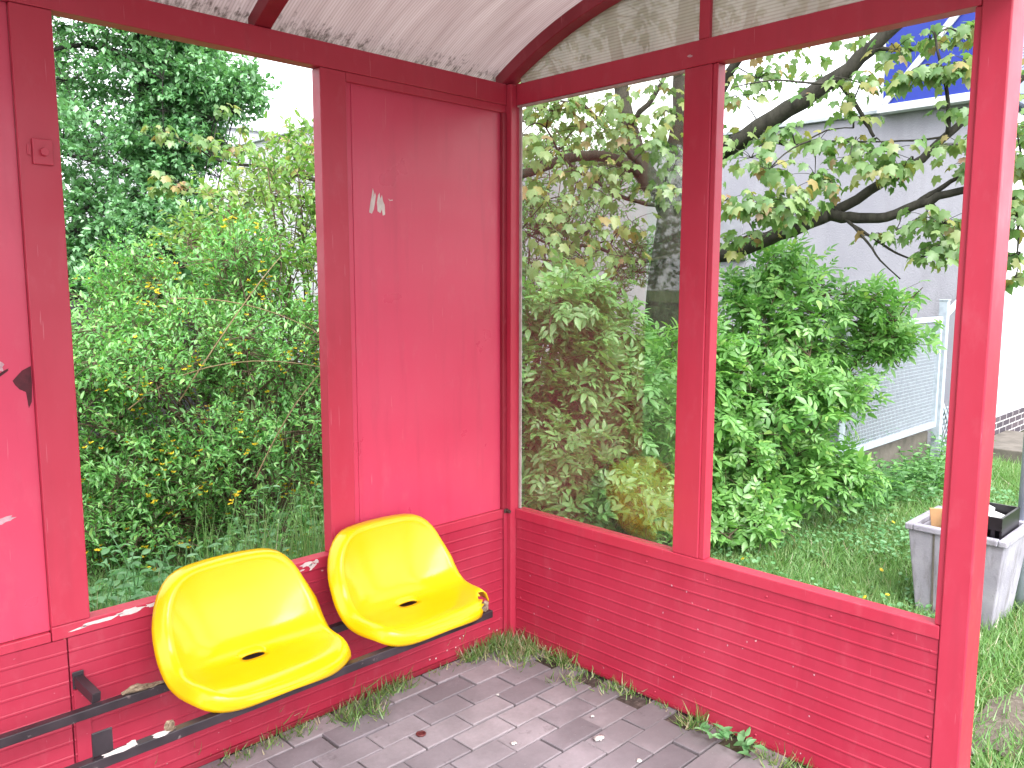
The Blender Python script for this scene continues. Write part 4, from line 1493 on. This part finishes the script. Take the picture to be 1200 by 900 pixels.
# dandelions in the lawn
dn = None
disc = MB()
for a in range(16):
    t = 2*math.pi*a/16
    disc.poly([(0, 0, .004), (.0105*math.cos(t-.16), .0105*math.sin(t-.16), .0), (.0105*math.cos(t+.16), .0105*math.sin(t+.16), .0)])
dhead = disc.build('flower_head', M_BLOSSOM, None)
dmesh = dhead.data
bpy.data.objects.remove(dhead)
smesh = None
for px, py, lab in ((1041, 725, 'dandelion flower right of the bin, lowest in the window'), (1033, 668, 'dandelion in the grass left of the concrete bin, high up'), (1013, 700, 'dandelion in the grass just over the ribbed wall sill'),
                    (1040, 697, 'dandelion nearest the bin foot'), (952, 590, 'lone dandelion under the elder bush'), (870, 655, 'dandelion near the mullion at the sill'), (1047, 612, 'dandelion behind the bin rim')):
    v = at(px, py, 1.0)-CAM
    p = CAM+v*((.07-CAM[2])/v[2])
    r = empty('dandelion', (p[0], p[1], 0), 'yellow dandelion flower in the lawn beyond the unglazed window', 'dandelion', 'dandelions in the lawn')
    MB().tube([(p[0]+.01, p[1], -.02), (p[0], p[1], .07)], .0015, 4, False).build('stalk', M_WEED, r)
    o = bpy.data.objects.new('flower_head', dmesh); COL.objects.link(o); o.parent = r
    o.location = (0, 0, .072)
    o.rotation_euler = (.5*rng.normal(), .5*rng.normal()-.3, 0)

# ------------------------------------------------------------------ shrubs and trees
A = lambda px, py, d: at(px, py, d)

# forsythia behind the back window
fo = empty('forsythia_bush', (0.0, 2.2, 0), 'dense green forsythia bush dotted with yellow blossom behind the back window', 'bush')
lumps = [(A(120, 440, 4.3), (.42, .42, .40)), (A(215, 400, 4.6), (.5, .5, .42)), (A(320, 400, 4.9), (.5, .5, .42)), (A(130, 560, 4.2), (.40, .40, .38)),
         (A(235, 530, 4.4), (.45, .45, .4)), (A(345, 530, 4.7), (.45, .45, .42)), (A(420, 440, 5.1), (.5, .5, .6)), (A(180, 640, 4.2), (.34, .34, .26)), (A(300, 640, 4.5), (.4, .4, .26)),
         (A(160, 340, 4.9), (.34, .34, .30)), (A(280, 330, 5.0), (.4, .4, .3)), (A(60, 500, 4.3), (.4, .4, .5))]
lumps = clumpy(lumps, 5, .19)
SPF = woody(fo, (-0.05, 2.2, -.03), lumps, 90, 3400, OVN, OVNF, .048, M_LF_FORS, M_TWIG, .24, 15, .009, .75, 0.05, .18, shell=.5, arch=.4)
bl = Leaves()
Q, d, k = in_lumps(lumps, 260, .6)
for q in Q:
    n = rng.integers(2, 6)
    P = q+rng.normal(size=(n, 3))*.025
    bl.add(KT, KTF, np.repeat(P, 4, 0), np.tile(np.array([(1, 0, .4), (-1, 0, .4), (0, 1, .4), (0, -1, .4)], float), (n, 1))+rng.normal(size=(4*n, 3))*.25, rdir(4*n), np.full(4*n, .017))
o = bl.build('blossom', M_BLOSSOM, fo); o['kind'] = 'stuff'
# long bare arching canes
cn = MB()
for (a, b, c) in (((150, 480, 4.0), (240, 400, 4.1), (385, 432, 4.3)), ((200, 350, 4.4), (300, 345, 4.4), (380, 395, 4.6)), ((210, 470, 4.1), (300, 330, 4.3), (330, 300, 4.5)), ((300, 560, 4.2), (340, 470, 4.3), (383, 430, 4.4))):
    cn.tube(bez(A(*a), A(*b), A(*c), 10), np.linspace(.0042, .0022, 10), 4, False)
cn.build('cane', M_CANE, fo, True)

# taller yellow-green shrub behind it
ts = empty('tall_shrub', (1.3, 3.3, 0), 'tall loose yellow-green shrub rising over the forsythia, right of the dark tree', 'bush')
lumps = [(A(330, 250, 5.6), (.45, .45, .42)), (A(370, 320, 5.5), (.45, .45, .5)), (A(280, 270, 5.9), (.4, .4, .36)), (A(240, 300, 5.9), (.36, .36, .3)), (A(420, 240, 5.8), (.5, .5, .5)), (A(350, 190, 6.0), (.32, .32, .2)), (A(300, 210, 6.1), (.26, .26, .16))]
woody(ts, (1.1, 3.4, -.03), lumps, 26, 420, OV, OVF, .075, M_LF_TALL, M_TWIG, .26, 11, .011, .7, 0.0, .15, shell=.35)

# dark tree
dt = empty('leafy_tree', (1.75, 8.1, 0), 'large dark green leafy tree with tall trunk behind the back window, left', 'tree')
tb = MB()
tr = [np.array((1.9, 8.0, -.05)), A(203, 340, 10.0), A(195, 240, 10.0), A(178, 130, 10.1), A(168, 50, 10.2), A(158, -80, 10.3), A(150, -260, 10.4)]
tb.tube(tr, [.22, .18, .155, .13, .115, .09, .04], 10)
limbs = [((203, 300, 10), (150, 250, 9.6), (90, 270, 9.3)), ((195, 250, 10), (150, 230, 9.5), (110, 245, 9.2)), ((190, 215, 10), (130, 190, 9.6), (70, 180, 9.4)), ((180, 140, 10.1), (230, 90, 9.9), (290, 100, 9.7)), ((178, 120, 10.1), (225, 70, 10.2), (270, 110, 10.3)),
         ((172, 80, 10.1), (110, 40, 9.8), (60, 60, 9.5)), ((185, 180, 10), (230, 150, 10.3), (255, 180, 10.5)), ((165, 20, 10.2), (220, -40, 10), (280, -20, 9.8)), ((160, -60, 10.2), (90, -90, 9.8), (20, -60, 9.6)), ((203, 330, 10), (260, 290, 9.8), (300, 300, 9.6)), ((190, 230, 10), (120, 120, 11), (40, 130, 11.4)), ((190, 230, 10), (60, 260, 10), (-80, 240, 10))]
ext = [np.array(tr[1:])]
for a, b, c in limbs:
    pts = bez(A(*a), A(*b), A(*c), 10)
    tb.tube(pts, np.linspace(.06, .015, 10), 6)
    ext.append(pts)
tb.build('trunk', M_BARK, dt, True)
lumps = [(A(110, -60, 10), (1.3, 1.3, .9)), (A(120, 60, 9.8), (1.1, 1.1, .8)), (A(90, 170, 9.6), (1.1, 1.1, .8)), (A(130, 260, 9.6), (1.0, 1.0, .7)), (A(185, 60, 10), (.68, .68, .55)), (A(215, 100, 10), (.45, .45, .38)), (A(205, 170, 10), (.6, .6, .55)),
         (A(215, 250, 9.9), (.7, .7, .55)), (A(110, 340, 9.4), (1.1, 1.1, .7)), (A(-60, 120, 10), (1.4, 1.4, 1.3)), (A(-40, 300, 9.6), (1.3, 1.3, 1.0)), (A(262, 98, 9.8), (.22, .22, .14)), (A(215, -70, 10.2), (.8, .8, .6)), (A(150, 420, 9.4), (1.3, 1.3, .8)), (A(270, 330, 9.6), (.7, .7, .6)), (A(30, -150, 10), (1.5, 1.5, 1.0))]
lumps = clumpy(lumps+[(A(232, 112, 9.9), (.26, .26, .18)), (A(222, 170, 10), (.3, .3, .22))], 5, .36)
woody(dt, (1.9, 8.0, .3), lumps, 30, 5200, KT, KTF, .098, M_LF_DARK, M_BARK, .40, 18, .012, .12, 0.12, .1, 'crown', 'branches', shell=.45, extra=ext, zmin=.2)

# maple beside the shelter
mp = empty('maple_tree', (2.45, 1.0, 0), 'maple with dark trunk and fresh yellow-green leaves beyond the side screen', 'tree')
mb = MB()
R_ = lambda pts: [A(*p) for p in pts]
trunk = [np.array((2.43, 1.0, -.06)), A(773, 430, 5.8), A(778, 340, 5.8), A(786, 280, 5.8), A(788, 245, 5.8)]
mb.tube(trunk, [.17, .135, .12, .115, .10], 12)
ext = []
branches = [
    ([(788, 250, 5.8), (770, 222, 5.8), (750, 195, 5.85), (735, 150, 5.95), (727, 100, 6.1), (715, 20, 6.3), (705, -80, 6.5)], .075, .03),
    ([(788, 255, 5.8), (797, 190, 5.75), (800, 130, 5.8), (802, 60, 5.9), (808, -60, 6.0), (815, -200, 6.1)], .085, .035),
    ([(796, 225, 5.75), (833, 190, 5.45), (890, 148, 5.2), (940, 118, 5.05), (980, 92, 4.95), (1023, 56, 4.85), (1070, 10, 4.75), (1120, -50, 4.7)], .055, .026),
    ([(786, 310, 5.75), (830, 302, 5.35), (866, 295, 5.2), (900, 280, 5.05), (940, 264, 4.95), (972, 251, 4.88)], .044, .034),
    ([(972, 251, 4.88), (990, 242, 4.85), (1033, 215, 4.78), (1083, 184, 4.7), (1117, 154, 4.65), (1150, 128, 4.6), (1200, 90, 4.55)], .029, .014),
    ([(972, 251, 4.88), (995, 256, 4.8), (1027, 258, 4.7), (1063, 247, 4.6), (1100, 228, 4.5), (1140, 222, 4.4), (1200, 205, 4.3)], .031, .014),
    ([(1063, 247, 4.6), (1090, 228, 4.55), (1115, 214, 4.5), (1140, 195, 4.45)], .017, .008),
    ([(798, 170, 5.75), (835, 122, 5.5), (850, 95, 5.4), (867, 66, 5.3), (880, 20, 5.2), (890, -60, 5.1)], .032, .018),
    ([(752, 205, 5.85), (725, 186, 5.6), (687, 180, 5.5), (650, 190, 5.4), (609, 207, 5.3), (560, 215, 5.4), (480, 205, 5.8), (420, 212, 6.2), (373, 215, 6.4), (320, 195, 6.6), (279, 194, 6.7), (249, 186, 6.8)], .034, .008),
    ([(560, 215, 5.4), (480, 240, 5.8), (373, 231, 6.2), (320, 230, 6.3), (270, 231, 6.4), (225, 226, 6.5)], .016, .006),
    ([(980, 92, 4.95), (1000, 118, 4.9), (1015, 145, 4.85), (1024, 160, 4.82)], .013, .008),
    ([(980, 98, 4.95), (945, 98, 4.9), (910, 92, 4.9), (860, 102, 4.9)], .007, .003),
    ([(977, 245, 4.85), (1000, 265, 4.75), (1025, 280, 4.7), (1050, 298, 4.65), (1075, 305, 4.6)], .010, .004),
    ([(1000, 265, 4.75), (1018, 285, 4.7), (1030, 305, 4.65), (1055, 327, 4.6)], .008, .003),
    ([(1110, 160, 4.65), (1112, 130, 4.6), (1108, 100, 4.55), (1100, 70, 4.5), (1095, 30, 4.5)], .012, .005),
    ([(1108, 100, 4.55), (1130, 80, 4.5), (1150, 62, 4.45)], .008, .004),
    ([(1110, 160, 4.65), (1070, 165, 4.7), (1030, 166, 4.75), (950, 165, 4.8)], .006, .003),
    ([(750, 195, 5.8), (720, 160, 5.6), (690, 130, 5.5), (660, 100, 5.4), (640, 60, 5.3)], .02, .007),
    ([(770, 240, 5.75), (735, 235, 5.5), (700, 215, 5.4), (660, 190, 5.35), (640, 150, 5.3)], .014, .005),
    ([(786, 300, 5.7), (740, 310, 5.5), (700, 285, 5.4), (650, 290, 5.3), (610, 270, 5.2)], .014, .005),
    ([(735, 150, 5.9), (760, 120, 5.8), (775, 100, 5.7), (790, 60, 5.6)], .02, .01),
    ([(1023, 56, 4.85), (1060, 60, 4.8), (1100, 55, 4.7), (1140, 50, 4.65), (1180, 60, 4.6)], .012, .005),
    ([(890, 148, 5.2), (905, 165, 5.1), (930, 175, 5.0), (970, 150, 4.9), (1000, 150, 4.85)], .007, .003),
    ([(1180, 210, 4.3), (1190, 240, 4.3), (1195, 280, 4.3), (1190, 310, 4.3)], .007, .003),
]
for pts, r0, r1 in branches:
    P = np.array(R_(pts))
    # smooth the polyline
    n = len(P)
    tt = np.linspace(0, n-1, (n-1)*3+1)
    Ps = np.stack([np.interp(tt, np.arange(n), P[:, i]) for i in range(3)], 1)
    for _ in range(2):
        Ps[1:-1] = (Ps[:-2]+2*Ps[1:-1]+Ps[2:])/4
    Ps[1:-1] += rng.normal(size=Ps[1:-1].shape)*min(.006, r1*.4)
    mb.tube(Ps, np.linspace(r0, r1, len(Ps))*1.2, 8 if r0 > .02 else 5)
    ext.append(Ps)
SPM = np.concatenate(ext)
# leaf clusters: (px, py, distance, radius, leaves)
cl = [(888, 92, 5.3, .22, 34), (862, 112, 5.2, .14, 14), (850, 160, 5.3, .18, 22), (880, 185, 4.9, .16, 22), (905, 165, 5.0, .16, 18), (900, 200, 4.7, .15, 24), (890, 238, 4.6, .17, 34), (915, 245, 4.6, .15, 26), (850, 235, 4.8, .18, 24), (930, 222, 4.6, .12, 16),
      (955, 205, 4.8, .14, 16), (960, 165, 4.8, .14, 14), (925, 150, 4.9, .10, 10), (1000, 170, 4.8, .12, 12), (1010, 98, 4.8, .18, 30), (985, 130, 4.9, .1, 8), (1040, 178, 4.6, .16, 26), (1035, 205, 4.6, .16, 24), (1060, 195, 4.6, .1, 10), (995, 185, 4.7, .12, 10),
      (1085, 88, 4.5, .10, 26), (1110, 84, 4.45, .10, 26), (1135, 74, 4.4, .10, 24), (1062, 88, 4.5, .08, 16), (1125, 40, 4.5, .13, 22), (1145, 30, 4.5, .12, 14), (1090, 48, 4.6, .10, 12), (1050, 58, 4.7, .12, 12), (1125, 170, 4.4, .14, 24), (1130, 195, 4.4, .12, 20), (1120, 130, 4.5, .1, 10),
      (1085, 255, 4.5, .12, 16), (1105, 262, 4.45, .14, 24), (1110, 285, 4.4, .14, 26), (1095, 300, 4.4, .11, 18), (1050, 270, 4.6, .10, 8), (1025, 275, 4.7, .10, 8), (860, 285, 4.9, .14, 14), (880, 275, 4.8, .12, 12), (950, 240, 4.7, .10, 10), (970, 215, 4.7, .1, 10), (925, 265, 4.8, .10, 8),
      (1190, 150, 4.3, .14, 22), (1192, 110, 4.4, .12, 14), (1195, 190, 4.2, .12, 18), (1188, 235, 4.3, .12, 18), (1195, 260, 4.2, .14, 20), (1185, 300, 4.3, .08, 10), (1190, 325, 4.3, .08, 9), (1230, 160, 4.2, .3, 50), (1240, 60, 4.3, .3, 40),
      (925, 60, 5.2, .2, 16), (960, 95, 5.1, .14, 10), (895, 40, 5.2, .25, 22), (1000, 40, 5.0, .2, 18), (1010, 140, 4.8, .1, 6), (940, 115, 5.0, .1, 6),
      (640, 130, 5.1, .2, 34), (665, 120, 5.2, .15, 24), (690, 150, 5.2, .2, 30), (735, 150, 5.3, .2, 38), (760, 170, 5.2, .16, 26), (715, 120, 5.5, .18, 20), (780, 130, 5.3, .15, 16), (640, 180, 5.0, .2, 26), (670, 200, 5.0, .2, 26), (640, 235, 5.0, .2, 26), (690, 220, 5.2, .2, 22), (720, 195, 5.2, .16, 18),
      (760, 220, 5.3, .12, 12), (785, 225, 5.2, .12, 16), (650, 270, 4.9, .2, 28), (690, 270, 5.1, .2, 20), (640, 305, 4.9, .2, 22), (685, 305, 5.0, .2, 18), (725, 300, 5.1, .16, 12), (740, 260, 5.2, .14, 10), (610, 160, 5.1, .2, 20), (790, 190, 5.3, .12, 14), (775, 100, 5.5, .15, 14), (620, 100, 5.3, .2, 16),
      (580, 200, 5.3, .4, 40), (520, 150, 5.6, .45, 40), (450, 200, 6.0, .4, 36), (183, 150, 6.7, .09, 12), (196, 160, 6.7, .08, 10), (262, 128, 6.8, .09, 14), (240, 165, 6.7, .10, 14), (230, 170, 6.7, .08, 8), (190, 205, 6.5, .08, 12), (205, 218, 6.5, .12, 18), (187, 222, 6.5, .07, 8), (265, 175, 6.6, .14, 16), (290, 170, 6.6, .14, 14), (330, 160, 6.6, .16, 16), (355, 175, 6.5, .16, 16), (320, 205, 6.5, .2, 16), (285, 150, 6.7, .06, 5), (240, 225, 6.4, .14, 12), (300, 235, 6.4, .18, 14),
      (760, 20, 5.8, .5, 60), (850, -30, 5.4, .5, 60), (950, -40, 5.0, .5, 60), (1060, -40, 4.7, .4, 50), (680, 20, 5.8, .5, 50), (600, 60, 5.6, .5, 40)]
tw = mb; lv = Leaves()
for (px, py, d, r, n) in cl:
    c = A(px, py, d)
    n = max(6, int(n*1.35))
    j = np.argmin(((SPM-c)**2).sum(1))
    a = SPM[j]
    midp = (a+c)/2+np.array([0, 0, .06])+rng.normal(size=3)*.03
    if np.linalg.norm(a-c) < 1.4:
        tw.tube(bez(a, midp, c, 6), np.linspace(.006, .003, 6), 4, False)
    P = c+np.clip(rng.normal(size=(n, 3)), -1.7, 1.7)*np.array([r, r, r*.42])*.62
    for p in P[::3]:
        tw.tube(bez(c, (c+p)/2+np.array([0, 0, .02]), p, 4), [.0026, .0022, .0018, .0014], 3, False)
    az = rng.random(n)*6.283
    out = nrm(P-c)
    D = out*0.5+np.stack([np.cos(az)*.5, np.sin(az)*.5, -.45-.75*rng.random(n)], 1)
    N = np.array([0, 0, 1.0])+out*.45+rng.normal(size=(n, 3))*.3
    S = (.044+.050*rng.random(n))
    lv.add(MP, MPF, P, D, N, np.stack([S*1.05, S*1.05, S], 1))
mb.build('trunk', M_BARKG, mp, True)
lv.build('crown', M_LF_MAPLE, mp)

# elder bush seen through the open side window
eb = empty('elder_bush', (2.75, .25, 0), 'green elder bush with long pinnate leaves in front of the mesh gate', 'bush')
lumps = [(A(905, 400, 5.2), (.42, .42, .36)), (A(935, 378, 5.2), (.28, .28, .22)), (A(950, 430, 5.2), (.28, .28, .26)), (A(880, 480, 5.0), (.42, .42, .4)), (A(915, 492, 5.1), (.36, .36, .34)), (A(850, 560, 5.0), (.3, .3, .25)), (A(915, 555, 5.1), (.34, .34, .22)), (A(930, 326, 5.3), (.24, .24, .12)),
         (A(880, 345, 5.3), (.24, .24, .16)), (A(1015, 355, 5.2), (.12, .12, .06)), (A(1030, 400, 5.15), (.08, .08, .05)), (A(970, 485, 5.1), (.18, .18, .16)), (A(850, 430, 5.1), (.3, .3, .3)), (A(975, 550, 5.0), (.15, .15, .10))]
lumps = clumpy(lumps+[(A(870, 600, 4.8), (.26, .26, .12))], 4, .14)
woody(eb, (2.75, .25, -.03), lumps, 30, 760, EL, ELF, .155, M_LF_ELDER, M_TWIG, .22, 7, .012, .5, 0.12, .14, shell=.5)
eb2 = empty('elder_bush', (2.1, .75, 0), 'bright green elder bush standing right in front of the maple trunk', 'bush')
lumps = [(A(765, 440, 4.9), (.26, .26, .22)), (A(790, 500, 4.9), (.26, .26, .3)), (A(800, 420, 5.0), (.22, .22, .2)), (A(770, 560, 4.8), (.26, .26, .26)), (A(820, 480, 5.0), (.3, .3, .34)), (A(760, 610, 4.7), (.26, .26, .14))]
woody(eb2, (2.0, .75, -.03), lumps, 14, 210, EL, ELF, .18, M_LF_ELDER, M_TWIG, .2, 7, .011, .5, 0.12, .1, shell=.5)
ob = empty('shrub', (1.35, 1.3, 0), 'olive green leafy shrub behind the dirty glass pane', 'bush')
lumps = [(A(650, 400, 4.5), (.28, .28, .24)), (A(710, 395, 4.7), (.26, .26, .2)), (A(640, 480, 4.4), (.3, .3, .28)), (A(705, 470, 4.5), (.3, .3, .28)), (A(690, 545, 4.4), (.3, .3, .24)), (A(640, 570, 4.3), (.28, .28, .26)), (A(720, 590, 4.4), (.24, .24, .16)), (A(600, 450, 4.6), (.3, .3, .4)), (A(680, 350, 4.7), (.2, .2, .14))]
lumps = clumpy(lumps, 3, .15)
woody(ob, (1.15, 1.15, -.03), lumps, 22, 430, EL, ELF, .165, M_LF_OLIVE, M_TWIG, .2, 7, .011, .5, 0.12, .12, shell=.4)

yt = empty('young_tree', (3.0, 2.4, 0), 'fine-leaved young tree behind the glazed pane, in front of the grey wall', 'tree')
lumps = clumpy([(A(640, 330, 6.0), (.42, .42, .34)), (A(700, 340, 6.2), (.4, .4, .32)), (A(620, 240, 6.2), (.4, .4, .36)), (A(690, 260, 6.3), (.4, .4, .36)), (A(740, 300, 6.4), (.26, .26, .3)), (A(650, 170, 6.4), (.36, .36, .3)), (A(590, 330, 6.2), (.5, .5, .5)), (A(715, 200, 6.5), (.26, .26, .22))], 4, .18)
woody(yt, (2.35, 2.3, -.03), lumps, 26, 760, OVN, OVNF, .06, M_LF_OLIVE, M_TWIG, .22, 11, .013, .45, 0.1, .06, crown='crown', shell=.4, zmin=.8)
# a second tree of the same kind further left: it shows mirrored in the pane
r2 = dt.copy(); COL.objects.link(r2); r2.location = (-8.6, 6.6, -1.2); r2.rotation_euler = (0, 0, 2.1)
tag(r2, 'second dark leafy tree, far left of the first, showing only mirrored in the glass pane', 'tree')
for ch in list(dt.children):
    c = ch.copy(); COL.objects.link(c); c.parent = r2

# ------------------------------------------------------------------ light
SUN_EL, SUN_AZ = math.radians(48), math.radians(205)   # azimuth measured from +y clockwise
world = bpy.data.worlds.new("World"); sc.world = world
world.use_nodes = True
wt = world.node_tree; wt.nodes.clear()
wo = wt.nodes.new('ShaderNodeOutputWorld'); bg = wt.nodes.new('ShaderNodeBackground')
sky = wt.nodes.new('ShaderNodeTexSky'); sky.sky_type = 'NISHITA'; sky.sun_disc = False
sky.sun_elevation = SUN_EL; sky.sun_rotation = SUN_AZ
sky.air_density = 1.0; sky.dust_density = 6.0; sky.ozone_density = 1.0
hs = wt.nodes.new('ShaderNodeHueSaturation'); hs.inputs['Saturation'].default_value = 0.18
mxw = wt.nodes.new('ShaderNodeMix'); mxw.data_type = 'RGBA'; mxw.inputs[0].default_value = 0.7
mxw.inputs[7].default_value = (6.8, 7.0, 7.4, 1)      # the even cloud layer
wt.links.new(sky.outputs[0], hs.inputs['Color'])
wt.links.new(hs.outputs[0], mxw.inputs[6])
wt.links.new(mxw.outputs[2], bg.inputs['Color'])
bg.inputs['Strength'].default_value = 0.12
wt.links.new(bg.outputs[0], wo.inputs['Surface'])

sd_ = bpy.data.lights.new('sun', 'SUN'); sd_.energy = 1.1; sd_.angle = math.radians(50); sd_.color = (1.0, .97, .92)
so_ = bpy.data.objects.new('sun', sd_); COL.objects.link(so_)
dirv = Vector((math.sin(SUN_AZ)*math.cos(SUN_EL), math.cos(SUN_AZ)*math.cos(SUN_EL), math.sin(SUN_EL)))
so_.rotation_euler = dirv.to_track_quat('Z', 'Y').to_euler()

sc.view_settings.view_transform = 'Standard'
sc.view_settings.look = 'None'
sc.view_settings.exposure = 2.17
sc.view_settings.gamma = 1
sc.view_settings.use_curve_mapping = False
sc.cycles.max_bounces = 10
sc.cycles.diffuse_bounces = 7
sc.cycles.transparent_max_bounces = 12
sc.cycles.use_denoising = True
try:
    sc.cycles.denoiser = 'OPENIMAGEDENOISE'
except Exception:
    pass
